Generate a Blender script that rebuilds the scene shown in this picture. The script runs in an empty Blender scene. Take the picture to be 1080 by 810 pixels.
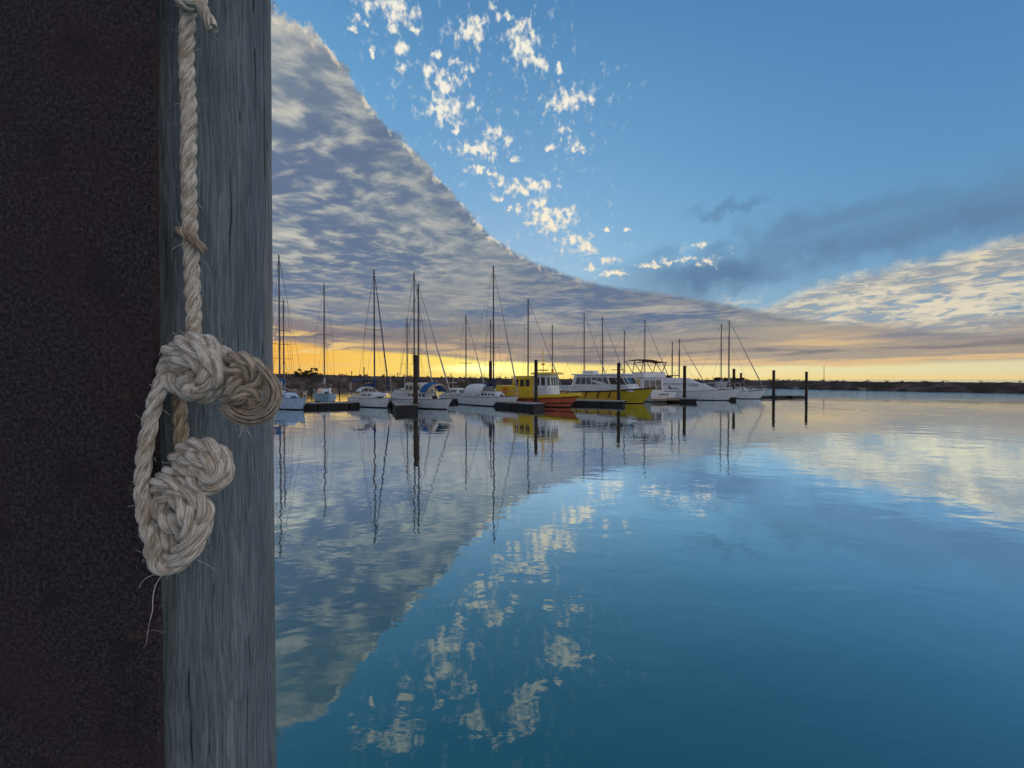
import bpy, bmesh, math, random
from mathutils import Vector, Matrix, noise as mnoise
random.seed(11)
R = math.radians
S = bpy.context.scene
C = S.collection

# ------------------------------------------------------------------ camera
CAM_H = 3.0
F = 420.0            # focal length in pixels of the 1080 wide photograph
HZ = 400.0           # row of the horizon
cd = bpy.data.cameras.new('camera'); cam = bpy.data.objects.new('camera', cd); C.objects.link(cam)
cd.sensor_width = 36; cd.lens = 36*F/1080.0
cam.location = (0, 0, CAM_H)
cam.rotation_euler = (R(90) - math.atan((405-HZ)/F), 0, 0)
cd.clip_start = 0.05; cd.clip_end = 20000
S.camera = cam

# ------------------------------------------------------------------ exposure / view
BG = 0.12
EXPO = 2.5
GAIN = BG * 2**EXPO
vs = S.view_settings
S.display_settings.display_device = 'sRGB'
vs.view_transform = 'Standard'; vs.look = 'None'; vs.gamma = 1; vs.use_curve_mapping = False
vs.exposure = EXPO
SUN_EL, SUN_AZ = 1.2, -5.0      # degrees; azimuth measured from +Y towards +X

def lin(c):
    return tuple(((v/255.0)/12.92 if v/255.0 <= .04045 else ((v/255.0+.055)/1.055)**2.4) for v in c)

# ------------------------------------------------------------------ tiny node language
class G:
    """builds math nodes; values are sockets or floats"""
    def __init__(s, nt, dim='3D'): s.nt = nt; s.dim = dim
    def node(s, t, **kw):
        n = s.nt.nodes.new(t)
        for k, v in kw.items(): setattr(n, k, v)
        return n
    def put(s, sock, v):
        if hasattr(v, 'is_output'): s.nt.links.new(v, sock)
        elif isinstance(v, (tuple, list)) and len(v) == 3 and sock.type == 'RGBA': sock.default_value = (*v, 1)
        else: sock.default_value = v
    def m(s, op, a, b=None, c=None, clamp=False):
        n = s.node('ShaderNodeMath', operation=op, use_clamp=clamp)
        s.put(n.inputs[0], a)
        if b is not None: s.put(n.inputs[1], b)
        if c is not None: s.put(n.inputs[2], c)
        return n.outputs[0]
    def add(s, a, b): return s.m('ADD', a, b)
    def sub(s, a, b): return s.m('SUBTRACT', a, b)
    def mul(s, a, b): return s.m('MULTIPLY', a, b)
    def div(s, a, b): return s.m('DIVIDE', a, b)
    def mx(s, a, b): return s.m('MAXIMUM', a, b)
    def mn(s, a, b): return s.m('MINIMUM', a, b)
    def inv(s, a): return s.m('SUBTRACT', 1.0, a)
    def ss(s, v, a, b, lo=0.0, hi=1.0, kind='SMOOTHSTEP'):
        n = s.node('ShaderNodeMapRange', interpolation_type=kind)
        s.put(n.inputs[0], v)
        if a > b: a, b, lo, hi = b, a, hi, lo
        n.inputs[1].default_value = a; n.inputs[2].default_value = b
        n.inputs[3].default_value = lo; n.inputs[4].default_value = hi
        return n.outputs[0]
    def mix(s, f, a, b, blend='MIX'):
        n = s.node('ShaderNodeMix', data_type='RGBA', blend_type=blend, clamp_factor=True)
        s.put(n.inputs[0], f); s.put(n.inputs[6], a); s.put(n.inputs[7], b)
        return n.outputs[2]
    def xyz(s, x, y, z=0.0):
        n = s.node('ShaderNodeCombineXYZ')
        s.put(n.inputs[0], x); s.put(n.inputs[1], y); s.put(n.inputs[2], z)
        return n.outputs[0]
    def noise(s, vec, scale, detail=4, rough=.55, lac=2.0, dist=0.0, col=False):
        n = s.node('ShaderNodeTexNoise', noise_dimensions=s.dim); s.put(n.inputs['Vector'], vec)
        n.inputs['Scale'].default_value = scale; n.inputs['Detail'].default_value = detail
        n.inputs['Roughness'].default_value = rough; n.inputs['Lacunarity'].default_value = lac
        n.inputs['Distortion'].default_value = dist
        return n.outputs[1 if col else 0]
    def warp(s, vec, scale, detail, rough, ax, ay):
        """vec pushed about by two noises (kept free of colour conversions)"""
        o = s.node('ShaderNodeVectorMath', operation='ADD'); s.put(o.inputs[0], vec); o.inputs[1].default_value = (37.3, 11.9, 5.1)
        a = s.noise(vec, scale, detail, rough); b = s.noise(o.outputs[0], scale, detail, rough)
        q = s.node('ShaderNodeVectorMath', operation='ADD'); s.put(q.inputs[0], vec)
        s.put(q.inputs[1], s.xyz(s.mul(s.sub(a, .5), ax), s.mul(s.sub(b, .5), ay)))
        return q.outputs[0]
    def curve(s, v, lo, hi, pts):
        """piecewise curve y(v); v in lo..hi, returns real y"""
        ys = [p[1] for p in pts]; y0, y1 = min(ys)-1e-3, max(ys)+1e-3
        n = s.node('ShaderNodeFloatCurve')
        cv = n.mapping.curves[0]
        P = [((x-lo)/(hi-lo), (y-y0)/(y1-y0)) for x, y in pts]
        cv.points[0].location = P[0]; cv.points[1].location = P[-1]
        for p in P[1:-1]: cv.points.new(*p)
        n.mapping.update()
        s.put(n.inputs[1], s.ss(v, lo, hi, kind='LINEAR'))
        return s.add(s.mul(n.outputs[0], y1-y0), y0)
    def ramp(s, v, stops, interp='LINEAR'):
        n = s.node('ShaderNodeValToRGB'); e = n.color_ramp.elements; n.color_ramp.interpolation = interp
        while len(e) < len(stops): e.new(.5)
        for el, (p, c) in zip(e, stops): el.position = p; el.color = (*c, 1)
        s.put(n.inputs[0], v)
        return n.outputs[0]

def azel(px, py):
    """direction (azimuth, elevation in degrees) of a point of the sky"""
    x = (px-540)/F; z = (HZ-py)/F
    return math.degrees(math.atan(x)), math.degrees(math.atan2(z, math.hypot(x, 1)))

# ------------------------------------------------------------------ world
w = bpy.data.worlds.new('World'); S.world = w; w.use_nodes = True
nt = w.node_tree; bg = nt.nodes['Background']; bg.inputs[1].default_value = BG
g = G(nt, '2D')      # the sky only needs flat noise
w.cycles.sampling_method = 'NONE'
def D(rgb, k=1.0):    # colour as it should display -> background units
    return tuple(v*k/GAIN for v in lin(rgb))
tc = g.node('ShaderNodeTexCoord')
sp = g.node('ShaderNodeSeparateXYZ'); g.put(sp.inputs[0], tc.outputs['Generated'])
dx, dy, dz = sp.outputs
sk = g.node('ShaderNodeTexSky', sky_type='NISHITA', sun_disc=False)
sk.sun_elevation = R(SUN_EL); sk.sun_rotation = R(SUN_AZ); sk.ozone_density = 3.0; sk.air_density = 1.0; sk.dust_density = 1.0
az = g.mul(g.m('ARCTAN2', dx, dy), 180/math.pi)
el = g.mul(g.m('ARCSINE', dz), 180/math.pi)
zc = g.add(g.mx(dz, 0.0), 0.035)
P = g.xyz(g.div(dx, zc), g.div(dy, zc))
# clear sky: Nishita, highlights rolled off as a camera does
def rolloff(col, k, s):
    a = g.mix(1.0, col, (k,)*3, 'MULTIPLY')
    b = g.mix(1.0, g.mix(1.0, a, (s,)*3, 'MULTIPLY'), (1.0,)*3, 'ADD')
    return g.mix(1.0, a, b, 'DIVIDE')
clear = rolloff(sk.outputs[0], 1.25, .55)
grad = g.ramp(g.ss(el, 0, 60, kind='LINEAR'), [(0, D((200,205,190))), (.10, D((156,196,212))), (.25, D((130,190,226))), (.42, D((108,172,218))), (.70, D((78,140,192))), (1, D((56,110,164)))])
clear = g.mix(.68, clear, grad)
# deeper blue away from the sun
clear = g.mix(g.mul(g.ss(az, 5, 55), .42), clear, D((52,98,160)))
clear = g.mix(g.mul(g.mul(g.ss(az, 0, -32), g.ss(el, 55, 25)), .45), clear, D((118,180,228)))

# noise fields on the cloud plane
PW = g.warp(P, .9, 3, .5, .35, .35)
mp = g.node('ShaderNodeMapping'); g.put(mp.inputs[0], PW); mp.inputs['Rotation'].default_value = (0, 0, R(25)); mp.inputs['Scale'].default_value = (.9, 1.15, 1)
PS = mp.outputs[0]
lump = g.noise(PS, 6.2, 6, .56)
fine = g.noise(PS, 11, 4, .6)
big = g.noise(PW, .75, 4, .5)
A = g.xyz(az, el)                       # angular coordinates, for soft far bands
band = g.noise(g.xyz(g.mul(az, .035), g.mul(el, .30)), 1.0, 5, .55, dist=.4)
band2 = g.noise(g.xyz(g.mul(az, .06), g.mul(el, .75)), 1.0, 6, .6)
wisp = g.noise(A, .16, 5, .55)
edge_n = g.noise(A, .55, 7, .62)

# colour of clouds by elevation
base_lo = D((134,137,143)); base_hi = D((124,138,152))
base = g.mix(g.ss(el, 4, 22), base_lo, base_hi)
lit_hi = D((206,202,190)); lit_lo = D((212,196,166))
lit = g.mix(g.ss(el, 3, 16), lit_lo, lit_hi)

col = clear
# soft grey blue veil bands on the right
cpts = [(-20, 14.0), (0, 13.0)] + [azel(*p) for p in ((660,302),(730,288),(800,262),(900,240),(1000,225),(1078,208))] + [(60, 22)]
cc = g.curve(az, -60, 60, [(-60, 12)] + cpts)
dv = g.sub(g.add(el, g.mul(g.sub(wisp, .5), 9.0)), cc)
veil = g.mul(g.mul(g.ss(dv, 4.2, .5), g.ss(dv, -5.5, -1.0)), g.ss(az, 8, 22))
veil = g.mul(veil, g.ss(band, .30, .54, .62, 1.0))
col = g.mix(g.mul(veil, .66), col, D((98,132,164)))
# long soft tongue below the veil
a0, e0 = azel(730, 300)
def blob(px, py, rx, ry, rot=0.0, src=None):
    """elliptic blob in angles; returns 1 at the centre falling to 0 at the rim, negative outside"""
    a, e = azel(px, py)
    ca = math.cos(R(a)); ce = math.cos(R(e))
    kx = math.degrees(rx/F)*ca*ca; ky = math.degrees(ry/F)*ca*ce
    v = src if src is not None else A
    if rot:
        n = g.node('ShaderNodeMapping', vector_type='TEXTURE'); g.put(n.inputs[0], v)
        n.inputs['Location'].default_value = (a, e, 0); n.inputs['Rotation'].default_value = (0, 0, R(rot)); n.inputs['Scale'].default_value = (kx, ky, 1)
    else:
        n = g.node('ShaderNodeVectorMath', operation='MULTIPLY_ADD'); g.put(n.inputs[0], v)
        n.inputs[1].default_value = (1/kx, 1/ky, 0); n.inputs[2].default_value = (-a/kx, -e/ky, 0)
    l = g.node('ShaderNodeVectorMath', operation='LENGTH'); g.put(l.inputs[0], n.outputs[0])
    return g.inv(l.outputs['Value'])
AW = g.warp(A, .3, 5, .6, 4, 4)
for b_, k_ in (((765,222,55,10,0), .5), ((760,292,95,22,-4), .75), ((905,262,120,22,6), .5), ((1040,228,90,22,14), .45)):
    col = g.mix(g.mul(g.ss(blob(*b_, src=AW), 0, .8), k_), col, D((92,122,156)))

# small bright altocumulus puffs, one soft kernel per group, broken up by noise
puffs = [(388,12,14,10),(420,14,22,14),(423,55,10,12),(425,72,8,9),(415,30,10,9),(497,38,22,14),(552,50,22,20),(572,74,11,8),(545,35,12,8),
         (455,78,14,9),(470,92,22,15),(490,76,12,8),(470,118,30,15),(497,112,10,6),(503,160,32,11),(505,180,20,5),(521,142,14,8),(534,148,12,6),
         (598,108,30,13),(622,106,8,5),(604,155,16,7),(580,158,7,5),(558,197,34,8),(548,200,24,8),(570,215,18,7),(575,228,30,11),(585,240,28,9),
         (603,256,26,10),(617,263,18,7),(640,275,16,5),(645,288,18,4),(625,283,12,4),(560,235,12,8),(545,222,10,6),(600,225,12,7),
         (530,195,12,6),(520,185,10,4),(516,168,9,4),(735,259,12,4),(640,243,8,3),(660,243,6,2),(708,276,34,4),(745,276,12,5),(690,281,18,4),
         (380,22,9,6),(373,35,9,3),(395,58,6,5),(460,60,8,4),(480,67,7,5),(520,10,8,5),(525,22,8,4),(535,20,8,4),(556,66,18,7),(590,75,6,5),
         (610,160,8,4),(596,137,8,5),(584,118,6,4),(437,18,9,6),(437,35,7,5),(480,140,7,4),(540,170,9,4),(525,210,8,4)]
AP = g.warp(A, .9, 4, .6, 1.8, 1.2)
pf = None
for (px, py, rx, ry) in puffs:
    b = blob(px, py, rx*1.35, ry*1.45, 0, AP)
    pf = b if pf is None else g.mx(pf, b)
pn = g.noise(A, .95, 5, .56)
pn2 = g.noise(A, .6, 6, .6)
pd = g.add(pf, g.mul(g.sub(pn, .5), 2.1))
pm = g.ss(pd, .28, 1.05)
pm = g.mul(pm, g.ss(pf, -.25, .2))
plit = g.mix(g.ss(el, 12, 38), D((255,238,208)), D((248,242,224)))
pcol = g.mix(g.ss(pd, .25, .95), D((190,200,204)), plit)
# scattered thin shreds around the puffs
shred = g.mul(g.ss(g.noise(A, .75, 7, .62), .58, .74), g.ss(pf, -1.6, -.2))

# right stratocumulus
up = [(-60, 4), (20, 5)] + [azel(*p) for p in ((775,338),(815,320),(860,300),(940,279),(1000,267),(1078,246))] + [(58, 17.5)]
cu = g.curve(az, -60, 60, up)
du = g.sub(cu, g.sub(el, g.mul(g.sub(edge_n, .5), 2.0)))
stm = g.noise(g.xyz(g.mul(az, .20), g.mul(el, .85)), 2.2, 7, .64, dist=.5)
stm2 = g.noise(g.xyz(g.mul(az, .10), g.mul(el, .33)), 1.0, 5, .55, dist=.3)
smask = g.mul(g.ss(du, -.5, 1.3), g.ss(g.add(stm, g.mul(g.ss(du, 3.5, 0), .12)), .34, .50, .40, 1.0))
smask = g.mul(smask, g.ss(az, 27, 33))
scol = g.mix(g.ss(g.add(stm, g.mul(g.sub(stm2, .5), .6)), .34, .70), D((150,158,166)), D((224,214,190)))
scol = g.mix(g.mul(g.mul(g.ss(du, 1.4, .1), g.ss(edge_n, .4, .65)), .7), scol, D((238,226,194)))
col = g.mix(smask, col, scol)
# a pale shred near the point where both banks meet
for b_, k_ in (((805,345,60,12,4), .6), ((1050,268,50,7,6), .6), ((780,316,34,10,0), .45)):
    col = g.mix(g.mul(g.mul(g.ss(blob(*b_, src=AW), 0, .7), g.ss(stm, .42, .6)), k_), col, D((232,214,176)))

# the big altocumulus bank on the left
bpts = [(-60, 72), (-45, 58), (-36, 46)] + [azel(*p) for p in ((290,8),(330,34),(360,66),(380,96),(410,131),(450,172),(490,217),(520,249),(560,273),(600,289),(640,300),(700,308),(760,318),(830,332),(900,341),(1000,346),(1078,348))] + [(60, 4.6)]
cb = g.curve(az, -60, 60, bpts)
nb = g.mul(g.sub(edge_n, .5), g.ss(el, 8, 40, .45, 3.4))
db = g.add(g.sub(cb, el), nb)
bmask = g.ss(db, -.2, .7)
lumps = g.ss(g.add(lump, g.add(g.mul(g.sub(big, .5), .42), g.mul(g.sub(fine, .5), .35))), .40, .80)
# fewer lumps deep inside towards the right
lumps = g.mul(lumps, g.ss(az, 8, -30, .32, 1.0))
streak = g.ss(g.noise(g.xyz(g.mul(az, .10), g.mul(el, .8)), 1.0, 7, .62, dist=.5), .44, .68)
lk = g.ss(el, 8, 17)
lumps = g.add(g.mul(lk, lumps), g.mul(g.inv(lk), g.mul(streak, .62)))
bcol = g.mix(g.ss(g.add(big, g.mul(g.sub(lump, .5), .7)), .34, .60), D((101,118,146)), base)
bcol = g.mix(g.mul(lumps, .8), bcol, lit)
rim = g.mul(g.mul(g.ss(db, 1.5, .1), g.ss(pn2, .47, .66)), g.ss(az, 14, 4))
bcol = g.mix(g.mul(rim, .95), bcol, D((250,232,196)))
col = g.mix(bmask, col, bcol)

# low grey mauve deck with peach streaks, then the clear yellow strip on the horizon
ctop = g.curve(az, -60, 60, [(-60, 7), (-30, 7.5), (-10, 7.2), (10, 7.0)] + [azel(*p) for p in ((760,345),(900,349),(1078,350))] + [(60, 4.6)])
dt = g.sub(ctop, g.sub(el, g.mul(g.sub(band, .5), 4.0)))
lowm = g.ss(dt, -1.2, 1.0)
lowc = g.ramp(g.ss(az, -40, 55, kind='LINEAR'), [(0, D((144,128,128))), (.35, D((132,129,132))), (.6, D((150,146,142))), (.8, D((162,156,147))), (1, D((146,144,142)))])
lowc = g.mix(g.ss(el, 6.6, 4.0), lowc, g.mix(.3, lowc, D((196,166,132))))
pk = g.mul(g.ss(band2, .50, .66), g.ss(el, 7.5, 2.5))
lowc = g.mix(g.mul(pk, .85), lowc, D((228,192,142)))
lowc = g.mix(g.mul(g.ss(band2, .46, .34), .7), lowc, D((114,112,122)))
ly = g.mul(g.mul(g.ss(streak, .3, .9), g.ss(az, -14, -28)), g.ss(el, 9, 4.5))
lowc = g.mix(g.mul(ly, .9), lowc, D((255,214,128)))
col = g.mix(lowm, col, lowc)
ybot = g.curve(az, -60, 60, [(-60, 3.8)] + [azel(*p) for p in ((290,366),(380,370),(450,374),(520,380),(600,384),(700,385),(820,383),(950,380),(1078,377))] + [(60, 1.8)])
dyb = g.sub(ybot, g.add(el, g.mul(g.add(g.sub(band2, .5), g.mul(g.sub(streak, .3), g.ss(az, -8, -24, 0, .5))), g.ss(az, -15, -32, 1.4, 4.2))))
ym = g.ss(dyb, -.25, .55)
ycol = g.ramp(g.ss(az, -45, 55, kind='LINEAR'), [(0, D((236,164,84))), (.18, D((246,190,90))), (.36, D((255,226,118))), (.43, D((255,240,140), 1.25)), (.55, D((254,230,138))), (.7, D((244,228,166))), (1, D((222,212,172)))])
ycol = g.mix(g.mul(g.ss(el, .9, -.2), .5), ycol, D((250,196,84)))
ycol = g.mix(g.mul(g.ss(band2, .52, .66), .35), ycol, D((226,196,130)))
col = g.mix(ym, col, ycol)
# brightest patch where the sun went down
sunb = g.ss(blob(500, 389, 60, 7), 0, 1)
col = g.mix(g.mul(sunb, .8), col, D((255,246,180), 1.5))
# the puffs float in front of the clear part only
clearpart = g.mul(g.mul(g.inv(bmask), g.inv(smask)), g.inv(lowm))
colp = g.mix(g.mul(g.mul(shred, .45), clearpart), col, D((196,208,214)))
colp = g.mix(g.mul(g.mul(pm, .95), clearpart), colp, pcol)
# behind the camera: unseen sky, brightened, most on the right, to light the foreground
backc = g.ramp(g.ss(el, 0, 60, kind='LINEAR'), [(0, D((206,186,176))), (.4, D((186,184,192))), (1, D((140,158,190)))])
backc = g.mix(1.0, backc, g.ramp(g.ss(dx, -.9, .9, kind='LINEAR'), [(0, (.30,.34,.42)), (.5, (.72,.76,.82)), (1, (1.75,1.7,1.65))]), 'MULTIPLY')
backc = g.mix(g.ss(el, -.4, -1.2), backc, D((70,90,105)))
def bgn(c):
    n = g.node('ShaderNodeBackground'); n.inputs[1].default_value = BG; g.put(n.inputs[0], c); return n.outputs[0]
def shmix(f, a, b):
    n = g.node('ShaderNodeMixShader'); g.put(n.inputs[0], f); g.put(n.inputs[1], a); g.put(n.inputs[2], b); return n.outputs[0]
zone = g.mul(g.mul(g.m('GREATER_THAN', az, -28), g.m('LESS_THAN', az, 30)), g.m('GREATER_THAN', el, 8.5))
front = shmix(zone, bgn(col), bgn(colp))
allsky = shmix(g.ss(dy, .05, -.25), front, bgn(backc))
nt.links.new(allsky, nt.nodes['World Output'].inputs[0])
nt.nodes.remove(bg)

# ------------------------------------------------------------------ sun, just above the far shore, low and weak
sd = bpy.data.lights.new('sun', 'SUN'); so = bpy.data.objects.new('sun', sd); C.objects.link(so)
sd.energy = 0.12; sd.angle = R(3); sd.color = (1, .62, .32)
sv = Vector((math.sin(R(SUN_AZ))*math.cos(R(SUN_EL)), math.cos(R(SUN_AZ))*math.cos(R(SUN_EL)), math.sin(R(SUN_EL))))
so.rotation_euler = sv.to_track_quat('Z', 'Y').to_euler()

# ------------------------------------------------------------------ materials
def mat(name, color=(.5,.5,.5), rough=.5, metal=0.0, spec=.5, noise_amt=0.0, nscale=8.0, bump=0.0, bscale=60.0):
    m = bpy.data.materials.new(name); m.use_nodes = True
    b = m.node_tree.nodes['Principled BSDF']; q = G(m.node_tree)
    b.inputs['Roughness'].default_value = rough; b.inputs['Metallic'].default_value = metal
    b.inputs['Specular IOR Level'].default_value = spec
    b.inputs['Base Color'].default_value = (*color, 1)
    t = q.node('ShaderNodeTexCoord').outputs['Object']
    if noise_amt:
        n = q.noise(t, nscale, 5, .6)
        q.put(b.inputs['Base Color'], q.mix(q.ss(n, .35, .65), tuple(c*(1-noise_amt) for c in color), tuple(min(1, c*(1+noise_amt*.6)) for c in color)))
    if bump:
        bn = q.node('ShaderNodeBump'); bn.inputs['Strength'].default_value = bump; bn.inputs['Distance'].default_value = .01
        q.put(bn.inputs['Height'], q.noise(t, bscale, 5, .6)); q.put(b.inputs['Normal'], bn.outputs[0])
    return m

# water: clear mirror over a teal body
def water_mat():
    m = bpy.data.materials.new('water'); m.use_nodes = True
    n_ = m.node_tree; n_.nodes.clear(); q = G(n_)
    out = q.node('ShaderNodeOutputMaterial')
    geo = q.node('ShaderNodeNewGeometry').outputs['Position']
    mp = q.node('ShaderNodeMapping'); q.put(mp.inputs[0], geo); mp.inputs['Scale'].default_value = (.55, 1.0, 1); mp.inputs['Rotation'].default_value = (0, 0, R(-9))
    h1 = q.noise(mp.outputs[0], 1.1, 3, .5, dist=.3)
    h2 = q.noise(mp.outputs[0], 5.5, 3, .55, dist=.6)
    h3 = q.noise(geo, .25, 2, .5)
    patch = q.ss(q.noise(geo, .06, 3, .5), .40, .62)
    h = q.add(q.mul(h1, .030), q.add(q.mul(q.mul(h2, .0042), q.add(patch, .35)), q.mul(h3, .05)))
    gs0 = q.node('ShaderNodeSeparateXYZ'); q.put(gs0.inputs[0], geo)
    h = q.add(h, q.mul(q.mul(q.ss(q.add(q.add(gs0.outputs[1], q.mul(gs0.outputs[0], .3)), q.mul(h3, 14)), 72, 100), q.ss(gs0.outputs[0], -10, 25)), q.mul(q.noise(geo, 1.6, 3, .6), .55)))   # breeze-ruffled water in the distance
    # one long low wake line crossing the open water on the right
    gs = q.node('ShaderNodeSeparateXYZ'); q.put(gs.inputs[0], geo)
    a_, b_ = (28.9, 46.7), (36.0, 31.5); L_ = math.hypot(b_[0]-a_[0], b_[1]-a_[1]); ux, uy = (b_[0]-a_[0])/L_, (b_[1]-a_[1])/L_
    al = q.add(q.mul(q.sub(gs.outputs[0], a_[0]), ux), q.mul(q.sub(gs.outputs[1], a_[1]), uy))
    ac = q.add(q.add(q.mul(q.sub(gs.outputs[0], a_[0]), -uy), q.mul(q.sub(gs.outputs[1], a_[1]), ux)), q.mul(q.sub(h3, .5), 1.2))
    wk = q.mul(q.m('EXPONENT', q.mul(q.mul(ac, ac), -2.2)), q.mul(q.ss(al, -1.5, 1.5), q.ss(al, L_+2, L_-5)))
    h = q.add(h, q.mul(wk, .055))
    bn = q.node('ShaderNodeBump'); bn.inputs['Strength'].default_value = 1.0; bn.inputs['Distance'].default_value = WAVE
    q.put(bn.inputs['Height'], h)
    fr = q.node('ShaderNodeFresnel'); fr.inputs['IOR'].default_value = 1.9; q.put(fr.inputs['Normal'], bn.outputs[0])
    gl = q.node('ShaderNodeBsdfGlossy'); gl.inputs['Roughness'].default_value = .015; gl.inputs['Color'].default_value = (.90, .98, 1, 1); q.put(gl.inputs['Normal'], bn.outputs[0])
    df = q.node('ShaderNodeBsdfDiffuse'); df.inputs['Color'].default_value = (.003, .13, .145, 1)
    mx = q.node('ShaderNodeMixShader'); q.put(mx.inputs[0], q.ss(fr.outputs[0], 0.085, .33, .05, 1, kind='LINEAR')); q.put(mx.inputs[1], df.outputs[0]); q.put(mx.inputs[2], gl.outputs[0])
    n_.links.new(mx.outputs[0], out.inputs[0])
    return m
WAVE = .32
M = {'water': water_mat()}
def me_obj(name, verts, faces, m, parent=None, smooth=False):
    me = bpy.data.meshes.new(name); me.from_pydata(verts, [], faces); me.update()
    o = bpy.data.objects.new(name, me); C.objects.link(o); me.materials.append(m)
    if parent: o.parent = parent
    if smooth:
        for p in me.polygons: p.use_smooth = True
    return o
wo = me_obj('water', [(-6000,-800,0),(6000,-800,0),(6000,9000,0),(-6000,9000,0)], [(0,1,2,3)], M['water']); wo['kind'] = 'structure'

# ------------------------------------------------------------------ mesh tools
class MB:
    """collects shapes, then links them as one mesh object"""
    def __init__(s): s.v = []; s.f = []; s.mi = []; s.uv = {}; s.cur = 0
    def poly(s, pts):
        i = len(s.v); s.v += [tuple(p) for p in pts]; s.f.append(tuple(range(i, i+len(pts)))); s.mi.append(s.cur); return s
    def loft(s, rings, closed=True, cap0=True, cap1=True, uvs=None):
        n = len(rings[0]); i0 = len(s.v)
        for r in rings: s.v += [tuple(p) for p in r]
        for a in range(len(rings)-1):
            for k in range(n if closed else n-1):
                k2 = (k+1) % n
                s.f.append((i0+a*n+k, i0+a*n+k2, i0+(a+1)*n+k2, i0+(a+1)*n+k)); s.mi.append(s.cur)
                if uvs:
                    u0, u1 = k/n, (k+1)/n
                    s.uv[len(s.f)-1] = ((u0, uvs[a]), (u1, uvs[a]), (u1, uvs[a+1]), (u0, uvs[a+1]))
        if closed and cap0: s.f.append(tuple(i0+k for k in reversed(range(n)))); s.mi.append(s.cur)
        if closed and cap1: s.f.append(tuple(i0+(len(rings)-1)*n+k for k in range(n))); s.mi.append(s.cur)
        return s
    def box(s, x0, x1, y0, y1, z0, z1, e=0.0):
        if e <= 0:
            r = lambda z: [(x0,y0,z),(x1,y0,z),(x1,y1,z),(x0,y1,z)]
            return s.loft([r(z0), r(z1)])
        def r(z, i):
            a, b, c, d = x0+i, x1-i, y0+i, y1-i
            return [(a+e,c,z),(b-e,c,z),(b,c+e,z),(b,d-e,z),(b-e,d,z),(a+e,d,z),(a,d-e,z),(a,c+e,z)]
        return s.loft([r(z0, e*.7), r(z0+e, 0), r(z1-e, 0), r(z1, e*.7)])
    def tube(s, path, r, n=8, cap=True):
        path = [Vector(p) for p in path]; rings = []
        t = (path[1]-path[0]).normalized(); up = Vector((0,0,1)) if abs(t.z) < .9 else Vector((1,0,0))
        u = t.cross(up).normalized()
        for i, p in enumerate(path):
            if 0 < i < len(path)-1: t = (path[i+1]-path[i-1]).normalized()
            elif i: t = (path[i]-path[i-1]).normalized()
            u = (u - t*u.dot(t)).normalized(); w_ = t.cross(u)
            rr = r[i] if isinstance(r, (list, tuple)) else r
            rings.append([p + (u*math.cos(2*math.pi*k/n) + w_*math.sin(2*math.pi*k/n))*rr for k in range(n)])
        return s.loft(rings, cap0=cap, cap1=cap)
    def build(s, name, m, parent=None, smooth=False, sharp=35):
        me = bpy.data.meshes.new(name); me.from_pydata(s.v, [], s.f)
        for x in (m if isinstance(m, (list, tuple)) else [m]): me.materials.append(x)
        for p, k in zip(me.polygons, s.mi): p.material_index = k
        if s.uv:
            L = me.uv_layers.new(name='UVMap')
            for fi, uu in s.uv.items():
                for li, q in zip(me.polygons[fi].loop_indices, uu): L.data[li].uv = q
        bm = bmesh.new(); bm.from_mesh(me); bmesh.ops.recalc_face_normals(bm, faces=bm.faces)
        if smooth:
            for f in bm.faces: f.smooth = True
            for e in bm.edges:
                if len(e.link_faces) == 2 and e.calc_face_angle(0) > R(sharp): e.smooth = False
        bm.to_mesh(me); bm.free()
        o = bpy.data.objects.new(name, me); C.objects.link(o)
        if parent: o.parent = parent
        return o

def tag(o, label=None, cat=None, group=None, kind=None):
    for k, v in (('label', label), ('category', cat), ('group', group), ('kind', kind)):
        if v: o[k] = v
    return o
def empty(name, loc=(0,0,0), rz=0.0):
    o = bpy.data.objects.new(name, None); C.objects.link(o); o.location = loc; o.rotation_euler = (0, 0, rz); o.empty_display_size = .3
    return o
def wpt(px, yw, z=0.0):
    """world point on the water whose waterline shows at row yw of the photograph"""
    d = F*CAM_H/(yw-HZ)
    return Vector(((px-540)/F*d, d, z))
def top_z(yw, ytop):
    return (yw-ytop)/(yw-HZ)*CAM_H
def spline(pts, step):
    """Catmull-Rom through the points (tuples of any length), sampled about every step"""
    P_ = [Vector(p[:3]) for p in pts]; ex = [p[3] if len(p) > 3 else 1.0 for p in pts]
    out = []; exo = []
    for i in range(len(P_)-1):
        p0, p1, p2, p3 = P_[max(i-1, 0)], P_[i], P_[i+1], P_[min(i+2, len(P_)-1)]
        n = max(2, int((p2-p1).length/step))
        for k in range(n):
            t = k/n
            out.append(.5*((2*p1)+(p2-p0)*t+(2*p0-5*p1+4*p2-p3)*t*t+(3*p1-p0-3*p2+p3)*t**3)); exo.append(ex[i]*(1-t)+ex[i+1]*t)
    out.append(P_[-1]); exo.append(ex[-1])
    return out, exo

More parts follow.
